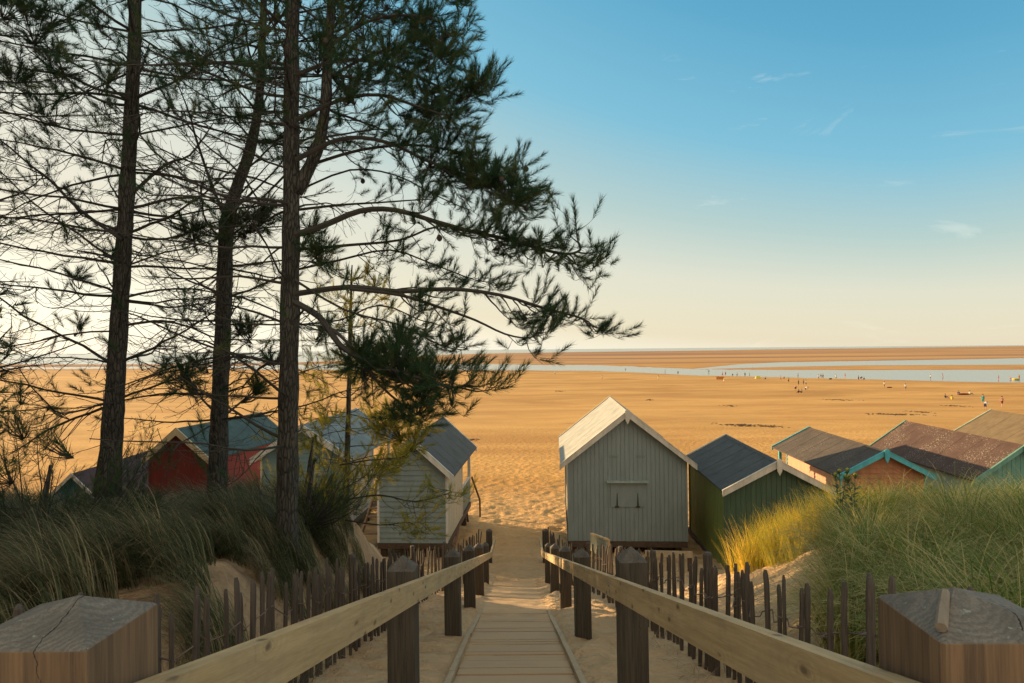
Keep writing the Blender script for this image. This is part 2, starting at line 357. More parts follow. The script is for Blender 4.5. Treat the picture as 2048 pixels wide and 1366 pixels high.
def add_knots(m):
    nt = m.node_tree; b = [n for n in nt.nodes if n.type == 'BSDF_PRINCIPLED'][0]; src = b.inputs['Base Color'].links[0].from_socket
    vo = nd(nt, 'ShaderNodeTexVoronoi', voronoi_dimensions='2D', i_Scale=1.0, i_Randomness=1.0); sp = nd(nt, 'ShaderNodeSeparateXYZ'); nt.links.new(coords(nt, (1, 1, 1)), sp.inputs[0]); cb = nd(nt, 'ShaderNodeCombineXYZ'); nt.links.new(math_n(nt, 'MULTIPLY', sp.outputs[1], 2.4), cb.inputs[0]); nt.links.new(math_n(nt, 'MULTIPLY', math_n(nt, 'ADD', sp.outputs[2], sp.outputs[0]), 7.0), cb.inputs[1]); nt.links.new(cb.outputs[0], vo.inputs['Vector'])
    wob = noise_n(nt, coords(nt, (3, 14, 14)), 1.0, 4); d = math_n(nt, 'ADD', vo.outputs['Distance'], math_n(nt, 'MULTIPLY', math_n(nt, 'SUBTRACT', wob, .5), .22))
    c = mixc(nt, ramp(nt, d, [(.03, (.85, .85, .85)), (.10, (0, 0, 0))]), src, (.10, .055, .028))
    ring = math_n(nt, 'FRACT', math_n(nt, 'MULTIPLY', d, 9.0)); ringf = math_n(nt, 'MULTIPLY', ramp(nt, ring, [(.0, (.35, .35, .35)), (.4, (0, 0, 0))]), ramp(nt, d, [(.15, (1, 1, 1)), (.42, (0, 0, 0))]))
    c = mixc(nt, ringf, c, (.28, .17, .07)); stn = noise_n(nt, coords(nt, (2, 1.2, 2)), 1.6, 5, .65)
    c = mixc(nt, ramp(nt, stn, [(.50, (0, 0, 0)), (.72, (.55, .55, .55))]), c, (.24, .20, .14))
    nt.links.new(c, b.inputs['Base Color'])
add_knots(RAIL)
def add_post(parent, X, Y, ztop, w, h, mat, rise=.085, ap=0.0):
    """origin at the eave line of the cap so that the material finds the end grain"""
    b = MB(); q = w/2; c = .012 if w < .2 else .005
    ring = [(-q+c, -q), (q-c, -q), (q, -q+c), (q, q-c), (q-c, q), (-q+c, q), (-q, q-c), (-q, -q+c)]
    n = 8; zs = [-h, -.6*h, -.3*h, -.02, 0.0]
    vs = []
    for z in zs: vs += [(x, y, z) for x, y in ring]
    vs += [(x*.96, y*.96, .004) for x, y in ring]; vs += [(x*.45+ap*.55, y*.45, rise*.56) for x, y in ring]
    fs = [(r*n+k, r*n+(k+1) % n, (r+1)*n+(k+1) % n, (r+1)*n+k) for r in range(6) for k in range(n)]
    vs.append((ap, 0, rise)); fs += [(6*n+k, 6*n+(k+1) % n, len(vs)-1) for k in range(n)]
    b.add(vs, fs); o = b.build('post', mat, parent); o.location = (X, Y, ztop-rise); o.rotation_euler = (random.uniform(-.012, .012), random.uniform(-.012, .012), random.uniform(-.05, .05))
    return o
zr = lambda y: -(.236+.265*y)
for s in (-1, 1):
    root = empty('wooden_handrail', (0, 0, 0))
    tag(root, 'wooden handrail of pyramid topped posts and pale plank on the %s of the sandy steps' % ('left' if s < 0 else 'right'), 'handrail', 'handrails either side of the boardwalk')
    cx = .0055
    near = add_post(root, s*(.66+.11)+.004, 1.12+.11, -.409, .22, 1.3, PWn, .052, -s*.03)
    for i, (Y, tl) in enumerate([(4.69, 1100), (8.35, 1096), (11.3, 1089), (14.25, 1086), (17.2, 1084)]):
        xc = s*(.66+.09)+Y*.004
        if i == 0: tl = 1109 if s < 0 else 1093
        zt = at(1030+s*150, tl, Y+.09).z
        add_post(root, xc, Y+.09, zt, .18 if i < 4 else .16, zt-(-(1.206+.255*Y))+.6, PW, .085)
    add_post(root, s*.78+.10, 20.2, at(1078 if s > 0 else 978, 1057, 20.2).z, .17, 1.5, PW, .06)
    rb = MB(); ya, yb = .9, 17.7
    xk = lambda Y: s*.627+Y*.004
    A_ = Vector((xk(ya), ya, zr(ya)-.06)); B_ = Vector((xk(yb), yb, zr(yb)-.06)); rb.beam((0, 0, 0), (0, (B_-A_).length, 0), .045, .125)
    ro_ = rb.build('rail', RAIL, root); ro_.location = A_; ro_.rotation_euler = (math.atan2(B_.z-A_.z, B_.y-A_.y), 0, -math.atan2(B_.x-A_.x, B_.y-A_.y))
    rb = MB(); rb.beam((xk(yb), yb+.02, zr(yb)-.06), (xk(20.25)+.02, 20.28, -5.30), .045, .12); rb.build('rail', RAIL, root)
    bm_ = paint('galvanised bolt', (.25, .24, .22), .5)
    for Y in (4.78, 8.44, 11.4, 14.3):
        bolt = MB(); bolt.tube([(xk(Y)-s*.022, Y, zr(Y)-.05), (xk(Y)-s*.030, Y, zr(Y)-.05)], .011, 8); bolt.build('bolt', bm_, root)
    if s > 0:
        st = MB(); st.tube([at(1893, 1184, 1.215), at(1891, 1222, 1.175), at(1890, 1256, 1.14)], [.007, .009, .0095], 6)
        st.build('splinter', wood('splinter wood', (.36, .28, .20), (.2, .15, .1), grain=(40, 4, 40)), near); 
        near.children[0].location = -near.location; near.children[0].matrix_parent_inverse = Matrix()
# ------------------------------------------------------------------ paling fences
PALE = wood('chestnut paling wood', (.135, .103, .078), (.042, .033, .026), grain=(40, 40, 2.2), bumps=.6, knots=False)
WIRE = paint('rusty fence wire', (.16, .11, .09), .6)
def fence(s, label):
    root = empty('paling_fence', (s*1.65, 3, H1(s*1.65, 3))); tag(root, label, 'fence', 'chestnut paling fences beside the boardwalk')
    off = -Vector(root.location); pts = []; Y = 2.7 if s > 0 else 1.9; k = 0
    rest = MB()
    while Y < 20.2:
        X = s*(1.68-.0*Y) if Y < 14 else s*(1.68-(Y-14)*.115)
        X += random.uniform(-.03, .03); g = H1(X, Y); g = min(g, -(1.206+.255*min(Y, 17.5))+.12)
        h = random.uniform(.86, 1.0); lean = random.gauss(0, .022)+(random.choice([-.18, .15, .12]) if random.random() < .05 else 0); ly = random.gauss(0, .02)
        b = MB(); w = random.uniform(.027, .038); t = w*.7; r0 = random.uniform(.8, 1); n = 6
        zz = [-.25, .2*h, .55*h, .9*h, h-.03, h]; wd = [1, 1.05, .95, .98, .9, .55]
        b.tube([(lean*z+random.uniform(-.004, .004), ly*z, z) for z in zz], [w*.56*q for q in wd], n)
        b.v = [(x, y*.75, z) for x, y, z in b.v]
        if k < 99: o = b.build('pale', PALE, root); o.location = Vector((X, Y, g))+off; o.rotation_euler = (0, 0, random.uniform(-.8, .8))
        else: rest.add([(x+X+off.x, y+Y+off.y, z+g+off.z) for x, y, z in b.v], b.f)
        pts.append((X, Y, g, h)); Y += random.uniform(.135, .178); k += 1
    if rest.v: rest.build('pale', PALE, root)['kind'] = 'stuff'
    for fr in (.30, .78):
        b = MB(); q = []
        for (X, Y, g, h) in pts:
            q.append(Vector((X+random.uniform(-.012, .012)+.02, Y, g+h*.93*fr+random.uniform(-.012, .012)))+off)
            q.append(Vector((X-.02, Y+.08, g+h*.93*fr-.012+random.uniform(-.01, .01)-.02))+off)
        b.tube(q, .0046, 4); b.build('wire', WIRE, root)
    for Y in ((6.6, 9.2, 12, 15.5) if s > 0 else (7.9, 12.6, 16)):
        X = s*1.76 if Y < 14 else s*(1.76-(Y-14)*.115)
        b = MB(); g = H1(X, Y); b.tube([(0, 0, -.3), (.01, 0, .5), (0, .01, 1.04), (0, .01, 1.06)], [.046, .044, .042, .03], 9)
        o = b.build('fence_post', PALE, root); o.location = Vector((X, Y, g-.05))+off
fence(-1, 'grey wooden paling fence wired together below the grassy bank on the left'); fence(1, 'grey wooden paling fence with leaning pales below the sandy bank on the right')
fp = empty('fence_paling_post', (at(33, 1240, 3.6).x, 3.6, -1.9)); 
b = MB(); b.tube([(0, 0, -.2), (0, 0, .4), (.01, 0, .64), (.012, 0, .66)], [.028, .028, .024, .012], 7); q = b.build('pale', PALE, fp)
tag(fp, 'lone short grey fence stake in sand at the far left behind the near post', 'stake')
# ------------------------------------------------------------------ beach huts
FELT = {}
def felt(name, col, lichen=0.0):
    m, nt, b, o = newmat(name); n1 = noise_n(nt, coords(nt), 3.0, 6, .6); n2 = noise_n(nt, coords(nt), 120, 2)
    c = ramp(nt, n1, [(.3, tuple(x*.75 for x in col)), (.7, tuple(x*1.15 for x in col))])
    if lichen:
        l1 = noise_n(nt, coords(nt), 22, 4, .7); l2 = noise_n(nt, coords(nt), .9, 3)
        f = math_n(nt, 'MULTIPLY', ramp(nt, l1, [(.56, (0, 0, 0)), (.62, (1, 1, 1))]), ramp(nt, l2, [(.42, (0, 0, 0)), (.6, (1, 1, 1))]))
        c = mixc(nt, math_n(nt, 'MULTIPLY', f, lichen), c, (.42, .36, .26))
    # seams of the felt rolls
    nt.links.new(c, b.inputs['Base Color']); b.inputs['Roughness'].default_value = .9; bump(nt, b, math_n(nt, 'ADD', n2, math_n(nt, 'MULTIPLY', n1, .8)), .35, .01)
    return m
def hut(label, ax, ay, Y0, wall_w, zfloor, zeave, zridge, depth, wdepth, cols, roofmat, over=.22, rot=3.3, clad='v', finial=True, stilts=True, bb=.16, extras=None, gable_drop=None, porch_roof=None):
    """ax, ay: where the rear apex shows; local x right, y away from camera, z up from the floor"""
    P = at(ax, ay, Y0); rz = -R(rot)
    g = H1(P.x, Y0+1.5)
    root = empty('beach_hut', (P.x, Y0, zfloor), rz); tag(root, label, 'beach hut', 'beach huts along the foot of the dunes')
    hw = wall_w/2; ro = P.z-zfloor; ev = zeave-zfloor; sl = (ro-.06-ev)/hw   # slope of the roof underside
    wall, side, trim, dark = cols
    zt = lambda x: ro-.07-abs(x)*sl
    w = MB(); n = max(6, int(wall_w/.125)) 
    core = .02
    # core shell
    prof = [(-hw+core, 0), (hw-core, 0), (hw-core, zt(hw)-.01), (0, zt(0)-.01), (-hw+core, zt(hw)-.01)]
    vs = [(x, core+.0, z) for x, z in prof]+[(x, wdepth-core, z) for x, z in prof]
    w.add(vs, [(0, 1, 2, 3, 4), (9, 8, 7, 6, 5)]+[(i, i+5, (i+1) % 5+5, (i+1) % 5) for i in range(5)], 0)
    def gable(y, dirn):
        if clad == 'v':
            for i in range(n):
                x0 = -hw+i*wall_w/n+.004; x1 = -hw+(i+1)*wall_w/n-.004; j = random.uniform(0, .003)
                ya, yb = (y-.004-j, y+.018) if dirn < 0 else (y-.018, y+.004+j)
                xm = min(max(0, x0), x1) if x0 < 0 < x1 else None
                if xm is None:
                    w.hexa([(x0, ya, 0), (x1, ya, 0), (x1, yb, 0), (x0, yb, 0), (x0, ya, zt(x0)), (x1, ya, zt(x1)), (x1, yb, zt(x1)), (x0, yb, zt(x0))], 0)
                else:
                    for a, b_ in ((x0, 0), (0, x1)):
                        w.hexa([(a, ya, 0), (b_, ya, 0), (b_, yb, 0), (a, yb, 0), (a, ya, zt(a)), (b_, ya, zt(b_)), (b_, yb, zt(b_)), (a, yb, zt(a))], 0)
        else:
            z = 0.0; bh = .15
            while z < ro-.12:
                z1 = min(z+bh-.004, ro-.09)
                xa = min(hw, (ro-.07-z)/sl) if sl else hw; xb = min(hw, (ro-.07-z1)/sl)
                s_ = -1 if dirn < 0 else 1
                w.hexa([(-xa, y+s_*.034, z), (xa, y+s_*.034, z), (xa, y-s_*.01, z), (-xa, y-s_*.01, z), (-xb, y+s_*.004, z1), (xb, y+s_*.004, z1), (xb, y-s_*.01, z1), (-xb, y-s_*.01, z1)], 0)
                z += bh
    gable(0, -1); gable(wdepth, 1)
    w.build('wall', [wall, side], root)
    for s in (-1, 1):
        w2 = MB(); he = zt(hw)
        if clad == 'v':
            k = int(wdepth/.125)
            for i in range(k):
                y0 = i*wdepth/k+.004; y1 = (i+1)*wdepth/k-.004; xa = s*(hw-.018); xb = s*(hw+.004+random.uniform(0, .003))
                w2.box(min(xa, xb), max(xa, xb), y0, y1, 0, he)
        else:
            z = 0
            while z < he-.03:
                z1 = min(z+.146, he); xo = s*(hw+.022); xi = s*(hw-.01); xt = s*(hw+.004)
                w2.hexa([(xo, .0, z), (xo, wdepth, z), (xi, wdepth, z), (xi, .0, z), (xt, .0, z1), (xt, wdepth, z1), (xi, wdepth, z1), (xi, .0, z1)])
                z += .15
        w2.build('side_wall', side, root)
    # corner boards
    for s in (-1, 1):
        for y in (0, wdepth): cb = MB(); cb.box(s*(hw+.012)-.03, s*(hw+.012)+.03, y-.032, y+.032, 0, zt(hw)-.02); cb.build('corner_board', wall if clad == 'v' else trim, root)
    # roof slabs
    ew = hw+over; t = .045; y0 = -.25; y1 = depth
    r = MB()
    for s in (-1, 1):
        xe_ = s*ew; ze = ro-ew*sl-.0
        pts = [(0, ro), (xe_, ze), (xe_, ze-t), (0, ro-t)]
        vs = [(x, y0, z) for x, z in pts]+[(x, y1, z) for x, z in pts]
        r.add(vs, [(0, 1, 2, 3), (7, 6, 5, 4), (0, 4, 5, 1), (1, 5, 6, 2), (2, 6, 7, 3), (3, 7, 4, 0)])
        for yy in np.arange(y0+.95, y1-.3, 1.0):    # lapped felt seams
            r.add([(0, yy, ro+.004), (xe_, yy, ze+.004), (xe_, yy+.03, ze+.010), (0, yy+.03, ro+.010), (xe_, yy+.034, ze-.002), (0, yy+.034, ro-.002)], [(0, 1, 2, 3), (3, 2, 4, 5)])
    r.add([(-.09, y0, ro-.09*sl+.012), (0, y0, ro+.016), (.09, y0, ro-.09*sl+.012), (-.09, y1, ro-.09*sl+.012), (0, y1, ro+.016), (.09, y1, ro-.09*sl+.012)], [(0, 1, 4, 3), (1, 2, 5, 4)])
    r.build('roof', roofmat, root)
    # bargeboards
    for yy in (y0, y1):
        for s in (-1, 1):
            bbm = MB(); th = .028; ya, yb = (yy-th-.002, yy-.002) if yy == y0 else (yy+.002, yy+th+.002)
            xa = s*.0; ex = ew+.02
            top0 = ro+.018; top1 = ro-ex*sl+.018
            bbm.hexa([(0, ya, top0-bb*1.12), (s*ex, ya, top1-bb), (s*ex, yb, top1-bb), (0, yb, top0-bb*1.12), (0, ya, top0), (s*ex, ya, top1), (s*ex, yb, top1), (0, yb, top0)])
            bbm.hexa([(0, ya-.012, top0+.001), (s*ex, ya-.012, top1+.001), (s*ex, yb+.03, top1+.001), (0, yb+.03, top0+.001), (0, ya-.012, top0+.026), (s*ex, ya-.012, top1+.026), (s*ex, yb+.03, top1+.026), (0, yb+.03, top0+.026)])
            bbm.build('bargeboard', trim, root)
    if finial:
        f = MB(); ya = y0-.075
        f.hexa([(-.06, ya, ro-.24), (.06, ya, ro-.24), (.06, ya+.03, ro-.24), (-.06, ya+.03, ro-.24), (-.075, ya, ro+.03), (.075, ya, ro+.03), (.075, ya+.03, ro+.03), (-.075, ya+.03, ro+.03)])
        f.add([(-.06, ya, ro-.24), (.06, ya, ro-.24), (.06, ya+.03, ro-.24), (-.06, ya+.03, ro-.24), (0, ya, ro-.36), (0, ya+.03, ro-.36)], [(0, 1, 4), (3, 5, 2), (1, 2, 5, 4), (0, 4, 5, 3)])
        f.add([(-.075, ya, ro+.03), (.075, ya, ro+.03), (.075, ya+.03, ro+.03), (-.075, ya+.03, ro+.03), (0, ya+.015, ro+.09)], [(0, 1, 4), (1, 2, 4), (2, 3, 4), (3, 0, 4)])
        f.build('finial', trim, root)
    # floor, deck, stilts, steps
    fl = MB(); fl.box(-hw-.03, hw+.03, -.03, .09, -.17, -.003); fl.box(-hw-.03, hw+.03, wdepth*.5, wdepth*.5+.1, -.17, -.02)
    for s in (-1, 1): fl.box(s*hw-.05, s*hw+.05, .095, depth-.2, -.17, -.004)
    fl.build('floor_beam', dark, root)
    if depth > wdepth+.7:
        dk = MB(); k = int((depth-.25-wdepth)/.14)
        for i in range(k): dk.box(-hw, hw, wdepth+.02+i*.14, wdepth+.15+i*.14, .0, .03)
        dk.build('porch_deck', dark, root)
        for s in (-1, 1):
            pm = MB(); pm.box(s*hw-.05, s*hw+.05, depth-.35, depth-.25, .031, zt(hw)-.02); pm.build('porch_post', trim, root)
            rl = MB(); rl.box(s*hw-.025, s*hw+.025, wdepth+.03, depth-.355, .88, .95)
            for i in range(9):
                yy = wdepth+.1+i*(depth-wdepth-.5)/9; rl.box(s*hw-.012, s*hw+.012, yy, yy+.03, .032, .879)
            rl.build('porch_railing', trim, root)
        drop = zfloor-H1(P.x, Y0+depth+1.0)
        stp = MB(); nst = max(3, int(drop/.2)); sx = .45*hw
        L = drop*.8
        for s in (-1, 1): stp.beam((sx+s*.4, depth-.22, -.05), (sx+s*.4, depth-.22+L, -drop-.05), .05, .16)
        for i in range(1, nst+1):
            q = i/(nst+.5); stp.box(sx-.37, sx+.37, depth-.3+L*q, depth-.08+L*q, -drop*q-.02, -drop*q+.02)
        stp.build('steps', dark, root)
        dm = MB(); dm.box(-.42, .42, wdepth+.024, wdepth+.06, .03, min(1.9, zt(.42)-.1)); dm.build('door', trim, root)
    if stilts:
        st_y = [.02, wdepth*.5, wdepth-.15, depth-.35]
        for x in (-hw+.1, -hw*.12, hw*.38, hw-.22):
            for y in st_y:
                gg = H1(P.x+x, Y0+y); sm = MB(); sm.box(x-.085, x+.085, y+.1, y+.26, gg-zfloor-.4, -.172); sm.build('stilt', dark, root)
    if extras: extras(root, hw, wdepth, depth, zt, ro)
    return root
DK = wood('dark stilt timber', (.115, .07, .042), (.05, .03, .02), grain=(14, 14, 14), knots=False)
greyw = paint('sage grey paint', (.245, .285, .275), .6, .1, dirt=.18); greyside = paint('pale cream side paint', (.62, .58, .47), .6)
cream = paint('cream white trim paint', (.62, .56, .46), .55); white = paint('white trim paint', (.70, .68, .62), .55)
def grey_extras(root, hw, wd, dp, zt, ro):
    # shutter panel with shelf, two strap hinges, two vents
    f = MB(); z1 = 1.95-.19
    f.box(-.49, .49, -.028, -.0075, .0+1.66-.02-.7+.06, 1.66+.04); f.build('shutter', greyw, root)
    s = MB(); s.box(-.60, .60, -.15, -.009, 1.715, 1.765); s.build('shelf', paint('shelf paint', (.36, .42, .36), .5), root)
    iron = paint('dark iron', (.03, .035, .03), .5)
    for x in (-.30, .30):
        h = MB(); h.hexa([(x-.022, -.04, 1.03), (x+.022, -.04, 1.03), (x+.022, -.029, 1.03), (x-.022, -.029, 1.03), (x-.008, -.04, 1.40), (x+.008, -.04, 1.40), (x+.008, -.029, 1.40), (x-.008, -.029, 1.40)])
        h.box(x-.06, x+.06, -.042, -.0285, .985, 1.025); h.build('hinge', iron, root)
    vm = paint('vent slats', (.22, .27, .235), .6)
    for x in (-.39, .39):
        h = MB(); h.box(x-.13, x+.13, -.022, -.0075, 2.47, 2.50); h.box(x-.12, x+.12, -.020, -.0075, 2.435, 2.465); h.build('vent', vm, root)
    d = MB(); d.box(-.62, -.46, -.07, -.032, -.07, -.02); d.build('bracket', iron, root)
hut('sage grey beach hut on stilts with shuttered hatch, right of the open sand', 1253, 822, 21.2, 3.38, -5.62, -3.22, 0, 6.25, 4.9, (greyw, greyside, cream, DK), felt('pale grey felt', (.40, .40, .36)), over=.26, extras=grey_extras, bb=.15)
green = paint('dark green paint', (.058, .105, .058), .55); greens = paint('sunlit green side paint', (.20, .25, .055), .6)  # side walls: yellow sunlight is put into the green colour
hut('dark green beach hut with cream bargeboards between the sage hut and the lit grass', 1552, 920, 19.0, 2.62, -6.0, -3.72, 0, 5.5, 5.0, (green, greens, cream, DK), felt('blue grey felt', (.075, .082, .078)), over=.12, bb=.15)
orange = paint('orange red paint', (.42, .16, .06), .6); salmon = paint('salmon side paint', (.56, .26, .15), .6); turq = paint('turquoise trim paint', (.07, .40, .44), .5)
hut('orange clad beach hut with turquoise bargeboards behind the right dune grass', 1765, 900, 22.0, 2.45, -5.95, -3.86, 0, 6.3, 5.1, (orange, salmon, turq, DK), felt('brown black felt', (.075, .058, .045), .4), over=.2, clad='h', bb=.13)
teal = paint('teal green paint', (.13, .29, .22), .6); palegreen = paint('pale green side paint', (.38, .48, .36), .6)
hut('teal beach hut with lichen speckled brown roof near the right edge', 2040, 889, 21.6, 2.6, -5.9, -3.95, 0, 7.0, 5.6, (teal, palegreen, teal, DK), felt('lichen brown felt', (.085, .045, .033), .95), over=.16, bb=.12)
blue2 = paint('bright turquoise blue', (.04, .33, .46), .6)
hut('turquoise walled beach hut with plain tan roof at the far right edge', 2174, 848, 29.0, 3.0, -6.4, -4.15, 0, 6.7, 6.2, (blue2, blue2, palegreen, DK), felt('tan felt', (.17, .12, .062)), over=.28, rot=5, bb=.12)
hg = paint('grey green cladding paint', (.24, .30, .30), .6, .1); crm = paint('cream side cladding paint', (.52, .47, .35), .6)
def white_extras(root, hw, wd, dp, zt, ro):
    # handrail of the front steps, leaning down to the sand on the right of the hut
    m2 = MB(); m2.beam((hw+.10, dp-.3, .9), (hw+.22, dp+1.3, -.25), .05, .07); m2.beam((hw+.22, dp+1.3, -.25), (hw+.22, dp+1.35, -.95), .06, .06); m2.build('step_handrail', DK, root)
    m3 = MB(); m3.box(hw+.006, hw+.03, wd+.1, dp-.4, .1, .86); m3.build('railing_panel', paint('blue grey panel', (.12, .2, .21), .6), root)
    brace = MB(); brace.beam((hw+.03, .1, -.9), (hw+.03, 2.6, -.1), .06, .10); brace.build('brace', wood('reddish brace wood', (.36, .19, .11), (.2, .1, .06), grain=(10, 3, 10)), root)
hut('pale weatherboarded beach hut with blue grey roof, left of the open sand', 824, 873, 21.0, 1.97, -5.56, -3.45, 0, 5.9, 3.4, (hg, crm, white, DK), felt('slate blue felt', (.085, .095, .095)), over=.24, clad='h', finial=False, bb=.17, extras=white_extras)
bl = paint('dusty blue cladding', (.20, .31, .33), .6); lg = paint('pale lilac side paint', (.44, .43, .40), .6)
hut('dusty blue beach hut with grey roof and white bargeboard behind the thin young pine', 608, 849, 24.3, 2.9, -5.8, -3.45, 0, 6.4, 3.4, (bl, lg, white, DK), felt('light slate felt', (.20, .25, .255)), over=.28, clad='h', finial=False, bb=.2)
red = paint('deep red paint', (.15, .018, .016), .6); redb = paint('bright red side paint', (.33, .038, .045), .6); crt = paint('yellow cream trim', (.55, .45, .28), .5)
hut('dark red beach hut with cream bargeboards and blue roof behind two pine trunks', 360, 856, 26.0, 2.3, -5.75, -3.75, 0, 6.4, 5.4, (red, redb, crt, DK), felt('teal blue felt', (.065, .115, .115)), over=.13, rot=6.3, finial=False, bb=.22)
hut('low blue beach hut with dark purple roof half hidden at the far left', 150, 946, 27.0, 2.4, -7.4, -5.7, 0, 6.3, 5.2, (paint('strong blue paint', (.04, .16, .27), .6), paint('plum side paint', (.11, .06, .07), .6), white, DK), felt('plum black felt', (.075, .055, .065)), over=.2, rot=-2, finial=False, bb=.12)
# steps beside the pale hut
ws = empty('wooden_steps', at(742, 1050, 22.6)); tag(ws, 'open tread wooden steps against the left side of the pale weatherboarded hut', 'steps')
stw = wood('bleached step wood', (.50, .31, .16), (.3, .18, .1), grain=(3, 10, 10))
b = MB(); b.beam((-.34, 0, -.4), (-.02, 1.3, 1.0), .05, .13); b.beam((.34, 0, -.4), (.5, 1.3, 1.0), .05, .13); b.build('stringer', stw, ws)
for i in range(6):
    b = MB(); q = i/6; b.box(-.3+q*.28, .36+q*.12, q*1.25, q*1.25+.2, -.3+q*1.3, -.26+q*1.3); b.build('tread', stw, ws)
# small signboard seen from behind
sb = empty('sign_board', (at(1196, 1100, 16.2).x, 16.2, -5.4)); tag(sb, 'pale wooden board on posts behind the fence below the sage grey hut', 'sign')
b = MB(); pa = Vector(at(1181, 1070, 16.9))-sb.location; pb = Vector(at(1213, 1082, 15.3))-sb.location
b.hexa([pa+Vector((0, 0, -.36)), pb+Vector((0, 0, -.4)), pb+Vector((.03, .02, -.4)), pa+Vector((.03, .02, -.36)), pa, pb, pb+Vector((.03, .02, 0)), pa+Vector((.03, .02, 0))]); b.build('panel', paint('faded board', (.30, .30, .21), .7), sb)
for p in (pa, pb):
    b = MB(); b.box(p.x+.03, p.x+.08, p.y+.02, p.y+.07, -.6, p.z+.02); b.build('leg', RAIL, sb)
b = MB(); b.beam(pa+Vector((.02, 0, .03)), pb+Vector((.02, 0, .03)), .07, .04); b.build('cap', RAIL, sb)
# low boarded edge behind the right fence
lb = empty('low_plank_wall', (0, 0, 0)); tag(lb, 'low horizontal plank retaining wall under the stilts of the sage grey hut', 'plank wall')
b = MB(); b.beam(at(1290, 1107, 18.6), at(1385, 1109, 18.4), .04, .16); b.build('plank', edgem, lb)
b = MB()
for px in (1295, 1338, 1380): p = at(px, 1112, 18.7); b.box(p.x-.05, p.x+.05, p.y, p.y+.08, p.z-.8, p.z+.1)
b.build('plank_post', DK, lb)
# ------------------------------------------------------------------ grass
def grassmat(name, g1, g2, dry, trans=.35):
    m, nt, b, o = newmat(name); at_ = nd(nt, 'ShaderNodeAttribute', attribute_name='tint')
    c = ramp(nt, at_.outputs['Fac'], [(0.0, g1), (0.55, g2), (0.78, dry), (1.0, tuple(x*1.25 for x in dry))])
    nt.links.new(c, b.inputs['Base Color']); b.inputs['Roughness'].default_value = .65; b.inputs['Specular IOR Level'].default_value = .25
    t = nd(nt, 'ShaderNodeBsdfTranslucent'); nt.links.new(c, t.inputs[0]); mx = nd(nt, 'ShaderNodeMixShader'); mx.inputs[0].default_value = trans
    nt.links.new(b.outputs[0], mx.inputs[1]); nt.links.new(t.outputs[0], mx.inputs[2]); nt.links.new(mx.outputs[0], o.inputs[0]); return m
def blades(P, L, az, bend, tilt, width, tint, seg=6):
    n = len(P); rings = []; ang = tilt.copy(); p = P.copy(); dx = np.cos(az); dy = np.sin(az)
    sx = -dy; sy = dx
    for k in range(seg+1):
        t = k/seg; w = width*(1-t**1.6)*.5+.0006
        side = np.stack([sx*w, sy*w, np.zeros(n)], 1)
        rings.append(p-side); rings.append(p+side)
        ds = L/seg; p = p+np.stack([dx*np.sin(ang)*ds, dy*np.sin(ang)*ds, np.cos(ang)*ds], 1); ang = ang+bend/seg*(.4+1.2*t)
    V = np.stack(rings, 1).reshape(-1, 3); m = 2*(seg+1); o = np.arange(n)[:, None]*m
    fs = np.concatenate([np.stack([o[:, 0]+2*k, o[:, 0]+2*k+1, o[:, 0]+2*k+3, o[:, 0]+2*k+2], 1) for k in range(seg)])
    return V, fs, np.repeat(tint, m)
def tufts(name, label, centers, per, mat, Lr=(.55, .95), spread=.16, lean=None, leanamt=.5, bendr=(.6, 2.0), wr=(.004, .009), drybias=0.0):
    C = np.array(centers); n = len(C)*per
    idx = np.repeat(np.arange(len(C)), per); rad = spread*np.sqrt(rs.rand(n))*(.6+.8*np.repeat(rs.rand(len(C)), per)); th = rs.rand(n)*6.283
    X = C[idx, 0]+rad*np.cos(th); Y = C[idx, 1]+rad*np.sin(th); Z = H(X, Y)-.03
    az = th+rs.randn(n)*.35
    if lean is not None:
        vx = np.cos(az)+leanamt*np.cos(lean)*1.6; vy = np.sin(az)+leanamt*np.sin(lean)*1.6; az = np.arctan2(vy, vx)
    L = rs.uniform(Lr[0], Lr[1], n)*np.repeat(.75+.5*rs.rand(len(C)), per)
    tint = np.clip(np.repeat(rs.rand(len(C)), per)*.5+rs.rand(n)**1.6*.65+drybias, 0, 1)
    V, fs, a = blades(np.stack([X, Y, Z], 1), L, az, rs.uniform(bendr[0], bendr[1], n), rs.uniform(.05, .45, n), rs.uniform(wr[0], wr[1], n), tint)
    o = npmesh(name, V, fs, mat, attr=a); tag(o, label, 'grass', kind='stuff'); return o
G = grassmat('marram grass', (.055, .075, .032), (.13, .14, .062), (.36, .28, .16), .35)
G3 = grassmat('tawny marram grass', (.06, .13, .025), (.20, .28, .05), (.56, .46, .20), .4)
G2 = grassmat('sunlit marram grass', (.22, .27, .03), (.52, .43, .045), (.72, .48, .07), .5)  # lit copy of the marram, low sun put into its yellow
cs = []
while len(cs) < 430:
    y = random.uniform(3.6, 12.2); x = -random.uniform(2.3, min(.74*y+2.5, 12))
    if y < 5.0 and x > -3.0-(5.0-y)*.5: continue
    if y < 4.4 and random.random() < .75: continue
    if abs(x+2.6) < .5 and y < 7.6: continue
    cs.append((x, y))
tufts('dune_grass', 'dark green marram grass covering the shaded bank under the pines on the left', cs+[(-random.uniform(1.95, 3.4), random.uniform(4.4, 7.8)) for _ in range(15)]+[(-random.uniform(2.0, 3.3), random.uniform(7.0, 11.5)) for _ in range(60)], 125, G, (.42, .82), .15, lean=R(200), leanamt=.7, bendr=(1.4, 3.0))
cs = []
while len(cs) < 250:
    y = random.uniform(3.7, 11.0); x = random.uniform(2.2, min(.74*y+1.5, 10))
    e1 = 2.2+max(0, y-4.8)*.42
    if x < e1 or (y < 4.3 and x < 2.4): continue
    cs.append((x, y))
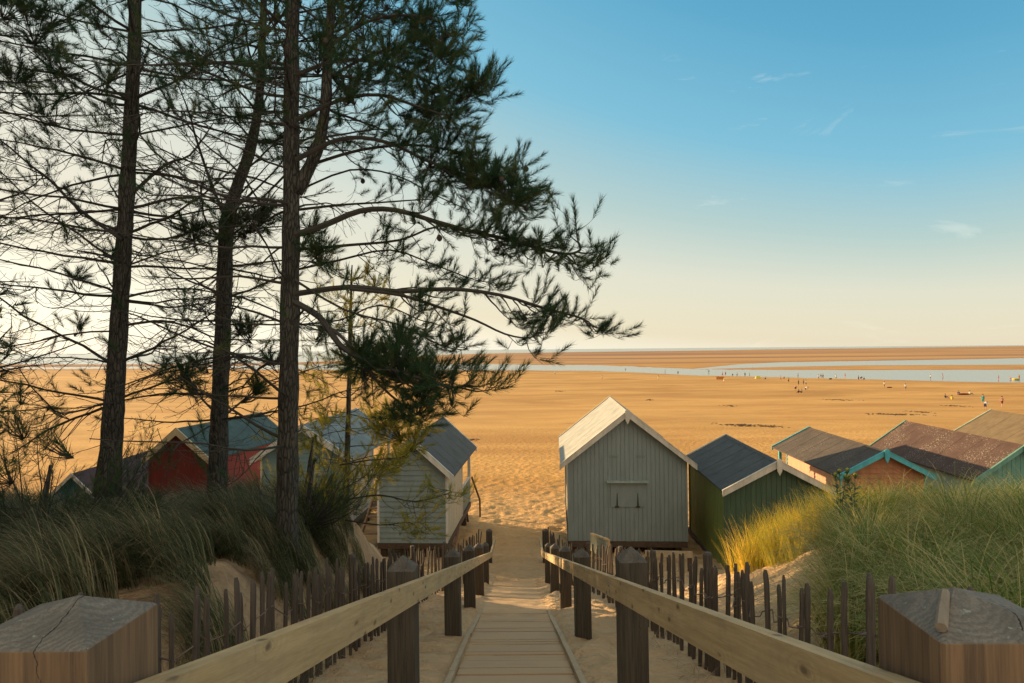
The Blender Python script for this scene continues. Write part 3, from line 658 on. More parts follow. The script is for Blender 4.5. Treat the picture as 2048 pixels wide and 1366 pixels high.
tufts('dune_grass', 'green and straw coloured marram grass drooping over the shaded bank on the right', cs, 230, G3, (.5, 1.05), .13, lean=R(235), leanamt=.5, bendr=(1.3, 3.1), wr=(.0045, .010), drybias=.12)
cs = [(3.95+random.gauss(0, .38)+(q:=random.uniform(0, .9)), 10.6+random.gauss(0, .5)-q*.4) for _ in range(85)]
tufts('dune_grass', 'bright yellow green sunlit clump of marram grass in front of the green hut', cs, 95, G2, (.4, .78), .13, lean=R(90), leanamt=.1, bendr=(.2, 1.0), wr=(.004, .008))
cs = [(-1.45+random.uniform(-.12, .1), random.uniform(2.6, 4.3)) for _ in range(12)]
tufts('dune_grass', 'few teal green grass blades curving up between left handrail and paling fence', cs, 26, grassmat('teal grass', (.03, .09, .05), (.06, .15, .09), (.1, .2, .12)), (.4, .7), .10, bendr=(1.0, 2.2), wr=(.006, .012))
cs = [(s*random.uniform(1.75, 1.95), random.uniform(5, 16)) for s in (1, 1, -1) for _ in range(16)]
tufts('dune_grass', 'sparse short grass along the foot of the paling fences', cs, 16, G, (.15, .4), .12, wr=(.003, .006))
# dead straw and twigs lying on the sand banks
n = 5200; X = np.concatenate([-rs.uniform(1.55, 6.5, n//2), rs.uniform(1.35, 4.2, n//2)]); Y = rs.uniform(2.4, 11, n); 
tint = np.clip(.55+.5*rs.rand(n), 0, 1)
V, fs, a = blades(np.stack([X, Y, H(X, Y)+.008], 1), rs.uniform(.04, .22, n), rs.rand(n)*6.28, rs.uniform(.0, .5, n), rs.uniform(1.2, 1.5, n), rs.uniform(.003, .007, n), tint, 4)
o = npmesh('straw_litter', V, fs, grassmat('dead straw', (.12, .08, .05), (.20, .13, .08), (.34, .25, .15), .1), attr=a); tag(o, 'dead straw and pine litter scattered over the sand banks', 'litter', kind='stuff')
# ragwort
RG = paint('weed green', (.06, .11, .03), .7); YF = paint('yellow flower', (.34, .30, .04), .8)
def weed(px, py, Y, h, label):
    p = at(px, py, Y); g = p.z-h; root = empty('flowering_weed', (p.x, Y, g)); tag(root, label, 'plant', 'ragwort plants in the dune grass')
    b = MB(); lf = MB()
    for k in range(4):
        fl = MB()
        dx, dy = random.uniform(-.07, .07), random.uniform(-.05, .05); hh = h*random.uniform(.85, 1)
        b.tube([(0, 0, -.4), (dx*.3, dy*.3, hh*.5), (dx, dy, hh)], [.006, .004, .003], 5)
        for i in range(30):
            t = random.uniform(.05, .98); a = random.uniform(0, 6.28); q = Vector((dx*t, dy*t, hh*t)); d = Vector((math.cos(a), math.sin(a), .35)); s_ = Vector((-d.y, d.x, 0))*.014; L = random.uniform(.08, .17)*(1.35-t*.8)
            lf.add([q, q+d*L*.5-s_, q+d*L, q+d*L*.5+s_], [(0, 1, 2, 3)])
        for i in range(14):
            a = random.uniform(0, 6.28); r_ = random.uniform(0, .045); q = Vector((dx+r_*math.cos(a), dy+r_*math.sin(a), hh+random.uniform(-.01, .03)))
            b.tube([(dx, dy, hh-.05), tuple(q)], .0025, 3)
        fl.tube([(dx, dy, hh-.01), (dx, dy, hh+.005), (dx, dy, hh+.02), (dx, dy, hh+.03)], [.004, .022, .02, .006], 6)
        fl.build('flower', YF, root)
    b.build('stem', RG, root); lf.build('foliage', RG, root)
weed(1680, 938, 8.6, .75, 'taller leafy ragwort with yellow top in front of the orange hut'); weed(1708, 948, 8.9, .6, 'shorter leafy ragwort just right of the taller one')
# ------------------------------------------------------------------ pines
m, nt, b, o = newmat('pine bark'); v0 = coords(nt, (9, 9, 2.0)); dn_ = nd(nt, 'ShaderNodeTexNoise', i_Scale=.9, i_Detail=4.0); nt.links.new(v0, dn_.inputs['Vector']); v = mixc(nt, .35, v0, dn_.outputs[1], 'ADD'); vo = nd(nt, 'ShaderNodeTexVoronoi', feature='DISTANCE_TO_EDGE', i_Scale=3.6); nt.links.new(v, vo.inputs['Vector'])
n1 = noise_n(nt, v, 2.0, 6, .65); c = ramp(nt, n1, [(.3, (.048, .042, .032)), (.7, (.13, .115, .092))]); c = mixc(nt, ramp(nt, vo.outputs[0], [(0.0, (.85, .85, .85)), (.10, (0, 0, 0))]), c, (.025, .02, .016))
nt.links.new(c, b.inputs['Base Color']); b.inputs['Roughness'].default_value = .95; bump(nt, b, math_n(nt, 'ADD', math_n(nt, 'MINIMUM', vo.outputs[0], .15), math_n(nt, 'MULTIPLY', n1, .15)), 1.0, .12)
BARK = m
TWIG = paint('pine twig bark', (.055, .045, .034), .85)
NEED = grassmat('pine needles', (.024, .060, .030), (.046, .092, .036), (.12, .12, .035), .28)
NEEDY = grassmat('sunlit yellow green pine needles', (.12, .16, .03), (.34, .30, .04), (.60, .42, .05), .5)  # yellow green young growth, brightened so the colour carries sunlight
CONE = paint('pine cone', (.06, .04, .028), .9)
up = Vector((0, 0, 1))
def polyat(pts, t):
    n = len(pts)-1; f = t*n; i = min(int(f), n-1); return pts[i].lerp(pts[i+1], f-i), (pts[i+1]-pts[i]).normalized()
class Tree:
    def __init__(s, seed): s.tb = MB(); s.tp = []; s.rng = random.Random(seed); s.cones = []; s.mx = 1.3
    def grow(s, p, d, L, nseg, lift, wig):
        pts = [p.copy()]; d = d.normalized()
        for i in range(nseg):
            d = (d+up*lift*(i/nseg*1.6-.35)+Vector((s.rng.gauss(0, wig), s.rng.gauss(0, wig), s.rng.gauss(0, wig)))).normalized()
            p = p+d*(L/nseg); pts.append(p.copy())
        return pts
    def tuft(s, p, d, L=.2, nl=.10): s.tp.append((p.x, p.y, p.z, d.x, d.y, d.z, L, nl))
    def branch(s, pts, r, level, live, dens=1.0):
        R_ = s.rng; n = len(pts); s.tb.tube(pts, [max(r*(1-.72*i/(n-1)), .0022) for i in range(n)], 6 if level == 0 else (4 if level == 1 else 3), cap=False)
        L = sum((pts[i+1]-pts[i]).length for i in range(n-1)); tip = pts[-1]; td = (pts[-1]-pts[-2]).normalized()
        lv = live(tip)
        if R_.random() < lv:
            s.tuft(tip-td*.08, (td+up*.45).normalized(), R_.uniform(.18, .28), .10)
            if level > 0 and lv > .5 and L > .3:
                for q_ in (.6,): p_, t_ = polyat(pts, q_); s.tuft(p_, (t_+up*.6).normalized(), .16, .09)
        if level == 2: return
        k = int(L*(5.2 if level == 0 else 6.0)*dens)
        for i in range(k):
            t = R_.uniform(.12 if level == 0 else .25, 1.0)**.8; p, tg = polyat(pts, t)
            side = tg.cross(up); side = side.normalized() if side.length > .05 else Vector((1, 0, 0))
            a = R_.choice([-1, 1]); d = tg*R_.uniform(.45, 1.0)+side*a*R_.uniform(.4, .95)+up*R_.uniform(-.75, .25)
            LL = (L*R_.uniform(.22, .5)*(1.1-t*.85)) if level == 0 else L*R_.uniform(.3, .65)
            LL = min(max(LL, .12), s.mx if level == 0 else .42)
            s.branch(s.grow(p, d, LL, 7 if level == 0 else 5, R_.uniform(-.1, .75), .10), r*(.42 if level == 0 else .5)*(1-.4*t), level+1, live, dens)
    def clump(s, c, r, n, base=None):
        R_ = s.rng; n = int(n*1.3)
        base = base or c+Vector((R_.uniform(-.2, .2), R_.uniform(.0, .2), -.1))
        for i in range(n):
            d = Vector((R_.gauss(0, 1), R_.gauss(0, 1), R_.gauss(.35, .9))).normalized(); e_ = c+d*r*R_.uniform(.35, 1)
            s.tb.tube([base, base.lerp(e_, .5)+Vector((0, 0, -.02)), e_], [.006, .004, .003], 3, cap=False); s.tuft(e_-d*.1, (d+Vector((0, 0, .4))).normalized(), R_.uniform(.14, .24))
    def needles(s, name, mat, parent, per=46, w=.0032):
        if not s.tp: return
        T = np.repeat(np.array(s.tp), per, axis=0); n = len(T); P = T[:, :3]; D = T[:, 3:6]
        t = rs.rand(n)**.85; base = P+D*(T[:, 6]*t)[:, None]
        rv = rs.randn(n, 3); rv -= D*(rv*D).sum(1)[:, None]; rv /= np.linalg.norm(rv, axis=1)[:, None]
        sp = rs.uniform(.35, 1.0, n)*(1.2-.65*t); nd_ = D*np.cos(sp)[:, None]+rv*np.sin(sp)[:, None]; nd_[:, 2] += .12; nd_ /= np.linalg.norm(nd_, axis=1)[:, None]
        L = T[:, 7]*rs.uniform(.7, 1.15, n); c = np.cross(nd_, rs.randn(n, 3)); c /= np.linalg.norm(c, axis=1)[:, None]; c *= w/2
        V = np.stack([base-c, base+c, base+nd_*L[:, None]], 1).reshape(-1, 3); fs = np.arange(3*n).reshape(-1, 3)
        tint = np.repeat(np.clip(np.repeat(rs.rand(len(s.tp)), per)*.55+rs.rand(n)*.35, 0, 1), 3)
        return npmesh(name, V, fs, mat, parent, attr=tint, k=3)
    def finish(s, label, base, trunks, mat=None, per=46, w=.0032, group='pine trees on the left bank', name='pine_tree'):
        root = empty(name, base); tag(root, label, 'tree', group); off = -Vector(base)
        for pts, rad in trunks:
            # bark with slow bulges
            P = [Vector(p) for p in pts]; fine = []; fr = []
            for i in range(len(P)-1):
                k = max(2, int((P[i+1]-P[i]).length/.12))
                for j in range(k): fine.append(P[i].lerp(P[i+1], j/k)); fr.append((rad[i]+(rad[i+1]-rad[i])*j/k)*(1+.035*math.sin(len(fine)*.9)+.05*s.rng.random()))
            fine.append(P[-1]); fr.append(rad[-1])
            sm = [fine[0]]+[(fine[i-1]+fine[i]*2+fine[i+1])/4 for i in range(1, len(fine)-1)]+[fine[-1]]
            t = MB(); t.tube(sm, fr, 14); 
            t.v = [(x+.010*noise.noise((x*14, y*14, z*5)), y+.010*noise.noise((x*14+5, y*14, z*5)), z) for x, y, z in t.v]
            o = t.build('trunk', BARK, root, smooth=True); o.location = off
        o = s.tb.build('branches', TWIG, root); o.location = off
        o = s.needles('needles', mat or NEED, root, per, w)
        if o: o.location = off
        for c in s.cones:
            b = MB(); n = 8
            b.tube([(0, 0, -.035), (0, 0, -.022), (0, 0, 0), (0, 0, .022), (0, 0, .035)], [.008, .024, .03, .02, .005], n); o = b.build('cone', CONE, root); o.location = Vector(c)+off
        return root
def interp_trunk(pts, z):
    for i in range(len(pts)-1):
        if pts[i].z <= z <= pts[i+1].z: return pts[i].lerp(pts[i+1], (z-pts[i].z)/(pts[i+1].z-pts[i].z))
    return pts[-1]
def whorls(T, tp, z0, z1, step, nb, Lf, live, lift=.12, r=.020, azf=None, dens=1.0):
    z = z0
    while z < z1:
        c = interp_trunk(tp, z); n = T.rng.randint(nb-1, nb+1); a0 = T.rng.uniform(0, 6.28)
        for k in range(n):
            a = a0+k*6.283/n+T.rng.uniform(-.3, .3)
            if azf and not azf(a, z): continue
            L = Lf(z)*T.rng.uniform(.6, 1.1); d = Vector((math.cos(a), math.sin(a), T.rng.uniform(-.12, .38)))
            T.branch(T.grow(c+Vector((0, 0, T.rng.uniform(-.05, .05))), d, L, 9, lift*T.rng.uniform(-.8, 1.3), .09), r*T.rng.uniform(.7, 1.2), 0, live, dens)
        z += step*T.rng.uniform(.8, 1.2)
def limb(T, pxs, Y, r, live, dY=0.0, dens=1.3):
    (xa, ya), (xb, yb) = pxs[-2], pxs[-1]; pxs = list(pxs[:-1])+[(xb-(22 if xb > xa else 0), yb+4)]
    pts = []; n = len(pxs)
    for i, (x, y) in enumerate(pxs): pts.append(at(x, y, Y+dY*i/(n-1)))
    # subdivide with catmull-rom
    out = []
    for i in range(n-1):
        p0 = pts[max(i-1, 0)]; p1 = pts[i]; p2 = pts[i+1]; p3 = pts[min(i+2, n-1)]
        for j in range(3):
            t = j/3; out.append(.5*((2*p1)+(p2-p0)*t+(2*p0-5*p1+4*p2-p3)*t*t+(3*p1-p0-3*p2+p3)*t**3))
    out.append(pts[-1]); T.branch(out, r, 0, live, dens)
top = 9.0
# --- the near pine right of the group
T3 = Tree(3); Y3 = 8.0; T3.mx = .46
tp3 = [at(573, 1130, Y3), at(574, 1000, Y3), at(577, 800, Y3), at(580, 600, Y3), at(583, 400, Y3), at(583, 200, Y3), at(585, 0, Y3), at(590, -300, Y3), at(592, -700, Y3)]
r3 = [.132, .116, .105, .100, .087, .08, .073, .058, .02]
fork3 = [at(592, 385, Y3), at(622, 330, Y3), at(642, 280, Y3), at(652, 200, Y3), at(656, 100, Y3), at(664, 0, Y3), at(690, -250, Y3)]
cx3 = tp3[2].x
def live3(p):
    d = p.x-cx3
    if d > 1.3: return .95
    if d > .6: return .5 if p.z > .6 else .22
    return .07+.40*float(SS(1.4, 3.2, p.z))
L_ = [([(590, 588), (700, 574), (800, 583), (900, 578), (1000, 590), (1090, 617), (1150, 632), (1200, 640)], 7.6, .034, 0.2, 1.0),
      ([(700, 578), (800, 590), (880, 615), (950, 640), (1010, 668), (1060, 676), (1100, 655)], 7.6, .022, -.1, 1.0),
      ([(590, 470), (650, 450), (720, 422), (790, 420), (870, 443), (940, 462), (1020, 480), (1090, 500), (1135, 508), (1160, 500), (1180, 482)], 7.7, .036, -.2, 1.25),
      ([(590, 500), (700, 490), (800, 480), (880, 452), (960, 470), (1060, 495)], 8.1, .02, .3, 1.0),
      ([(590, 605), (640, 635), (680, 690), (730, 720), (800, 745), (870, 765), (920, 775), (975, 745)], 7.0, .034, -.8, 1.2),
      ([(640, 640), (700, 690), (760, 770), (820, 820), (870, 830)], 6.9, .018, -.4, 1.4),
      ([(592, 320), (660, 285), (720, 275), (790, 290), (850, 320), (920, 345), (990, 370), (1060, 385)], 7.8, .028, -.2, 1.6),
      ([(620, 330), (720, 300), (820, 290), (900, 300), (960, 320), (1030, 345), (1065, 372)], 8.2, .020, .2, 1.6),
      ([(592, 240), (680, 200), (760, 190), (840, 215), (900, 235), (920, 240)], 7.7, .024, -.2, 1.6),
      ([(592, 150), (680, 120), (780, 130), (860, 165), (930, 195), (990, 172)], 7.9, .024, 0, 1.8),
      ([(652, 160), (740, 110), (820, 95), (890, 110), (905, 100)], 8.2, .02, .3, 1.9),
      ([(652, 100), (720, 50), (800, 30), (880, 45), (900, 100)], 7.9, .02, .1, 1.9),
      ([(660, 60), (730, 0), (800, -20), (870, -10), (945, 12)], 8.3, .02, .3, 1.8),
      ([(592, 420), (680, 410), (760, 405), (830, 400), (885, 395)], 8.5, .018, .5, 1.2),
      ([(600, 380), (700, 340), (790, 350), (870, 390), (940, 420), (955, 400)], 8.8, .014, .8, .7),
      ([(590, 540), (680, 520), (780, 500), (870, 530), (950, 560), (1010, 560)], 8.4, .016, .4, 1.1),
      ([(590, 650), (680, 640), (760, 610), (840, 640), (900, 660), (930, 700)], 8.3, .013, .4, .9),
      ([(590, 560), (690, 620), (800, 650), (880, 690), (930, 700), (950, 690)], 7.5, .014, -.3, .9)]
for pxs, Y, r, dY, dn_ in L_: limb(T3, pxs, Y, r, live3, dY, dn_*1.12)
for (x, y, Yc, rr, n) in [(790, 745, 6.7, .34, 60), (720, 720, 6.8, .25, 34), (860, 770, 6.6, .25, 34), (800, 690, 6.9, .18, 22), (840, 810, 6.6, .2, 18), (640, 510, 7.6, .17, 26), (620, 470, 7.8, .14, 12),
                          (960, 350, 7.7, .25, 22), (1030, 370, 7.6, .16, 14), (880, 310, 7.8, .3, 26), (920, 350, 7.7, .22, 18), (985, 375, 7.6, .2, 16), (940, 185, 7.8, .22, 16), (880, 120, 7.9, .25, 18), (860, 240, 7.8, .25, 18), (1130, 500, 7.4, .10, 7), (1080, 490, 7.5, .13, 10), (1020, 480, 7.5, .12, 8), (820, 170, 7.9, .3, 12), (640, 120, 8.2, .35, 14), (760, 0, 8.2, .4, 20), (780, 120, 7.8, .36, 24), (700, 60, 8.0, .36, 22), (850, 190, 7.8, .26, 18), (840, 60, 8.1, .3, 20), (700, 190, 8.3, .25, 12), (650, 660, 7.5, .13, 10), (500, 660, 8.6, .13, 10)]:
    T3.clump(at(x, y, Yc), rr, n)
T3.mx = 1.1
whorls(T3, tp3, -1.0, 7.2, .42, 5, lambda z: 2.3 if z < 4.5 else 1.6, lambda p: live3(p)*(.5 if p.x > cx3 else 1), azf=lambda a, z: math.cos(a) < .35 or (z > 4.6), r=.017)
whorls(T3, [at(592, 385, Y3)]+fork3[1:], 2.4, 5.4, .4, 4, lambda z: 1.3, lambda p: .8, dens=1.2, r=.014)
for t_ in T3.rng.sample([q for q in T3.tp if q[2] > -.3 and q[0] > -2.4], 14): T3.cones.append((t_[0], t_[1], t_[2]-.03))
T3.finish('tallest pine with long needled boughs reaching right over the huts', tuple(at(573, 1112, Y3)), [(tp3, r3), (fork3, [.075, .068, .062, .056, .05, .045, .015])], per=100, w=.0042)
# --- middle pine
T2 = Tree(5); Y2 = 9.5
tp2 = [at(433, 1010, Y2), at(438, 850, Y2), at(446, 650, Y2), at(452, 450, Y2), at(470, 385, Y2), at(498, 310, Y2), at(514, 240, Y2), at(522, 150, Y2), at(528, 0, Y2), at(534, -300, Y2)]
def live2(p): return .08+.30*float(SS(2.2, 4.2, p.z))
whorls(T2, tp2, -.9, 5.8, .4, 5, lambda z: 2.2 if z < 4.5 else 1.4, live2, r=.015)
limb(T2, [(455, 430), (500, 390), (560, 330), (590, 300)], 9.6, .02, live2, .3)
limb(T2, [(452, 440), (420, 360), (390, 270), (380, 230), (350, 150)], 9.6, .024, live2, .4)
for (x, y, Yc, rr, n) in [(380, 465, 8.7, .22, 26), (470, 455, 8.7, .20, 22), (520, 445, 8.8, .22, 24), (370, 765, 8.5, .22, 26), (395, 730, 8.6, .14, 10), (512, 790, 8.4, .15, 14), (480, 670, 8.8, .15, 12), (545, 730, 8.6, .10, 6), (330, 735, 8.7, .08, 6)]:
    T2.clump(at(x, y, Yc), rr, n)
T2.finish('middle pine whose trunk bends right and forks halfway up', tuple(at(433, 1000, Y2)), [(tp2, [.125, .112, .10, .092, .078, .068, .06, .05, .04, .02])], per=96, w=.0044)
# --- left pine
T1 = Tree(9); Y1 = 9.0
tp1 = [at(214, 990, Y1), at(222, 900, Y1), at(230, 780, Y1), at(238, 650, Y1), at(247, 500, Y1), at(254, 380, Y1), at(262, 250, Y1), at(268, 100, Y1), at(271, 0, Y1), at(276, -300, Y1), at(280, -650, Y1)]
cx1 = tp1[4].x
def live1(p):
    if p.z > 2.0 and p.x < cx1: return .38
    return .06+.16*float(SS(1.5, 3.6, p.z))
whorls(T1, tp1, -.6, 7, .4, 5, lambda z: 2.5 if z < 4.5 else 1.7, live1, r=.018)
limb(T1, [(250, 400), (330, 330), (380, 310), (450, 240)], 9.0, .024, live1, .3)
limb(T1, [(245, 480), (160, 420), (100, 360), (60, 330), (0, 280), (-60, 250)], 8.8, .022, live1, .3)
limb(T1, [(262, 190), (200, 180), (130, 150), (60, 140), (0, 120)], 8.7, .022, lambda p: .9, -.3)
for (x, y, Yc, rr, n) in [(60, 60, 8.2, .4, 30), (130, 30, 8.4, .3, 18), (110, 130, 8.3, .28, 20), (30, 170, 8.2, .25, 16), (215, 165, 8.6, .2, 9), (90, 230, 8.3, .25, 12), (160, 655, 8.6, .07, 5), (150, 560, 8.6, .12, 8), (30, 20, 8.0, .35, 26), (200, 60, 8.6, .2, 8)]:
    T1.clump(at(x, y, Yc), rr, n)
T1.finish('leftmost pine with straight bare trunk and bare curving branches', tuple(at(216, 965, Y1)), [(tp1, [.15, .128, .112, .104, .094, .088, .082, .075, .07, .05, .015])], per=96, w=.0044)
# --- pine off the left edge, its boughs enter the picture
T0 = Tree(21); Y0_ = 8.5
tp0 = [at(-260, 1000, Y0_), at(-250, 700, Y0_), at(-235, 300, Y0_), at(-225, 0, Y0_), at(-225, -500, Y0_)]
whorls(T0, tp0, -.9, 6.8, .42, 5, lambda z: 2.6, lambda p: .45 if p.z > 2 else .2, r=.018)
for (x, y, Yc, rr, n) in [(30, 860, 6.6, .16, 14), (90, 900, 6.8, .2, 14), (20, 700, 7.4, .10, 7), (10, 950, 6.4, .2, 16), (40, 790, 7, .12, 8), (110, 820, 7.4, .1, 5)]: T0.clump(at(x, y, Yc), rr, n)
T0.finish('pine standing outside the left edge whose boughs enter the picture', tuple(at(-260, 985, Y0_)), [(tp0, [.15, .12, .1, .08, .03])], per=34)
# --- thin young pine
T4 = Tree(31); Y4 = 12.5
tp4 = [at(690, 1090, Y4), at(694, 930, Y4), at(698, 780, Y4), at(701, 650, Y4), at(703, 555, Y4), at(704, 530, Y4)]
whorls(T4, tp4, -2.2, 1.35, .33, 4, lambda z: .95-.15*z if z > -1 else 1.25, lambda p: .55, r=.010, lift=.3, dens=1.5)
for (x, y, Yc, rr, n) in [(735, 548, 12.3, .12, 7), (705, 560, 12.4, .15, 8), (750, 575, 12.3, .15, 9), (690, 640, 12.4, .25, 8)]: T4.clump(at(x, y, Yc), rr, n)
for (x, y, Yc, rr, n) in [(780, 870, 11.5, .34, 40), (830, 890, 11.4, .28, 32), (750, 850, 11.6, .3, 26), (790, 840, 11.6, .25, 18), (800, 920, 11.3, .25, 14), (850, 860, 11.6, .2, 10), (760, 940, 11.4, .25, 14)]: T4.clump(at(x, y, Yc), rr, n)
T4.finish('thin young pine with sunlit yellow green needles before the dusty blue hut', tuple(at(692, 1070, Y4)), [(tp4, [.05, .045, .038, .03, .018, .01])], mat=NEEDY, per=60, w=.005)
# low spreading pine scrub by the pale hut
T5 = Tree(41); c5 = Vector((-3.1, 10.8, H1(-3.1, 10.8)))
for k in range(24):
    a = T5.rng.uniform(-2.6, .9); L = T5.rng.uniform(.6, 1.4); d = Vector((math.cos(a), math.sin(a), T5.rng.uniform(.15, .9)))
    T5.branch(T5.grow(c5, d, L, 8, .2, .08), .016, 0, lambda p: .75, 1.1)
limb(T5, [(690, 1000), (760, 990), (830, 1003), (900, 985), (908, 975)], 10.3, .014, lambda p: .9, -.6, 1.6)
limb(T5, [(680, 930), (740, 920), (800, 915), (840, 900)], 10.6, .014, lambda p: .9, -.3, 1.6)
limb(T5, [(690, 1040), (760, 1050), (820, 1045), (860, 1060)], 10.3, .012, lambda p: .9, -.5, 1.6)
T5.finish('low bushy pine scrub partly covering the pale weatherboarded hut', tuple(c5), [([c5+Vector((0, 0, -.3)), c5+Vector((.05, 0, .5)), c5+Vector((.1, .1, 1.1))], [.05, .04, .015])], mat=NEEDY, per=40, w=.004, name='pine_bush', group='pine scrub')
T6 = Tree(43); c6 = at(70, 1010, 7.5); c6.z = H1(c6.x, 7.5)
for k in range(54):
    a = T6.rng.uniform(-1.2, 4.3); L = T6.rng.uniform(.6, 1.9); d = Vector((math.cos(a), math.sin(a)*.6, T6.rng.uniform(.2, 1.1)))
    T6.branch(T6.grow(c6, d, L, 8, .25, .08), .012, 0, lambda p: .62, 1.1)
T6.finish('scraggy pine scrub with bare twigs at the lower left edge', tuple(c6), [([c6+Vector((0, 0, -.3)), c6+Vector((.05, 0, .5)), c6+Vector((.1, .1, 1.1))], [.05, .04, .015])], per=40, name='pine_bush', group='pine scrub')
T8 = Tree(47); c8 = Vector((-2.75, 9.6, H1(-2.75, 9.6)))
for k in range(46):
    a = T8.rng.uniform(-3.1, 3.1); L = T8.rng.uniform(.5, 1.15); d = Vector((math.cos(a), math.sin(a)*.6, T8.rng.uniform(.2, 1.1)))
    T8.branch(T8.grow(c8, d, L, 7, .25, .08), .012, 0, lambda p: .6, 1.1)
T8.finish('dark dense pine scrub right of the tallest pine trunk', tuple(c8), [([c8+Vector((0, 0, -.3)), c8+Vector((.05, 0, .5)), c8+Vector((.1, .1, .9))], [.04, .03, .015])], per=40, name='pine_bush', group='pine scrub')
# --- the wood outside the left edge that shades the dunes
T7 = Tree(51); tp7 = [Vector((0, 0, -1)), Vector((0, 0, 3)), Vector((.1, 0, 8)), Vector((.1, 0, 10.5))]
z = .5
while z < 10:
    for k in range(6):
        a = T7.rng.uniform(0, 6.28); L = (2.6 if z < 7 else 1.6)*T7.rng.uniform(.7, 1.1); pts = T7.grow(Vector((0, 0, z)), Vector((math.cos(a), math.sin(a), .2)), L, 6, .1, .08)
        T7.tb.tube(pts, [.03, .025, .02, .015, .012, .01, .006], 4, cap=False)
        for q in range(10): p, tg = polyat(pts, T7.rng.uniform(.3, 1)); T7.tuft(p+Vector((T7.rng.gauss(0, .25), T7.rng.gauss(0, .25), T7.rng.gauss(0, .2))), Vector((T7.rng.gauss(0, 1), T7.rng.gauss(0, 1), .6)).normalized(), .45, .3)
    z += .45
wood0 = T7.finish('pine of the dense wood just outside the left edge', (0, 0, 0), [(tp7, [.2, .17, .1, .03])], per=26, w=.035, group='pines of the wood outside the left edge')
spots = [(-12.5, 9.5), (-14.5, 12.2), (-13.5, 6.5), (-17.5, 10.5), (-16, 14.6), (-12.2, 3.6), (-19, 16.5), (-9.5, 1.5), (-9, 4.4), (-17, 19.2), (-25.5, 31.7)]
for i, (x, y) in enumerate(spots):
    o = wood0 if i == 0 else copy_tree(wood0); o.location = (x, y, H1(x, y)-.3); o.rotation_euler = (0, 0, i*1.3); s_ = random.uniform(.85, 1.1); o.scale = (s_*1.15, s_*1.15, s_)
# strand lines of seaweed
b = MB()
for (px, py, wpx, n) in [(1480, 851, 26, 130), (1540, 853, 20, 80), (1790, 829, 34, 150), (1840, 824, 14, 50), (1120, 783, 10, 30), (940, 880, 10, 40), (1680, 800, 20, 50), (1905, 812, 16, 40), (1300, 800, 8, 20), (1230, 905, 6, 20), (1460, 812, 10, 24)]:
    p0 = hit(px, py)
    for k in range(n):
        u_ = random.gauss(0, wpx*.6)*p0.y/F; x_ = p0.x+u_; y_ = p0.y+random.gauss(0, 1.1)*p0.y/110-.35*u_; p = Vector((x_, y_, H1(x_, y_))); r = random.uniform(.04, .16)*(p.y/60)**.5; a = random.uniform(0, 3)
        pts = [(p.x+r*math.cos(t+a)*random.uniform(.7, 2.4), p.y+r*math.sin(t+a)*random.uniform(.6, 1.2), p.z-.01) for t in (0, 1.25, 2.5, 3.75, 5)]
        b.add(pts+[(p.x, p.y, p.z+r*.45)], [(i, (i+1) % 5, 5) for i in range(5)])
tag(b.build('seaweed', paint('dry seaweed', (.13, .07, .03), .9)), 'brown strand lines of dry seaweed and debris on the open beach', 'seaweed', kind='stuff')
# ------------------------------------------------------------------ people
SKIN = paint('warm skin', (.48, .27, .17), .6, .05, bumps=0)  # one even warm skin colour for everyone
def skin_mesh(name, verts, edges, radii):
    me = bpy.data.meshes.new(name); me.from_pydata(verts, edges, []); ob = bpy.data.objects.new(name, me); COL.objects.link(ob)
    md = ob.modifiers.new('s', 'SKIN')
    for i, r in enumerate(radii): me.skin_vertices[0].data[i].radius = (r, r)
    me.skin_vertices[0].data[0].use_root = True
    ob.modifiers.new('d', 'SUBSURF').levels = 1
    dg = bpy.context.evaluated_depsgraph_get(); nm = bpy.data.meshes.new_from_object(ob.evaluated_get(dg)); nm.name = name
    for p in nm.polygons: p.use_smooth = True
    nm.materials.clear(); nm.materials.append(SKIN); bpy.data.objects.remove(ob); return nm
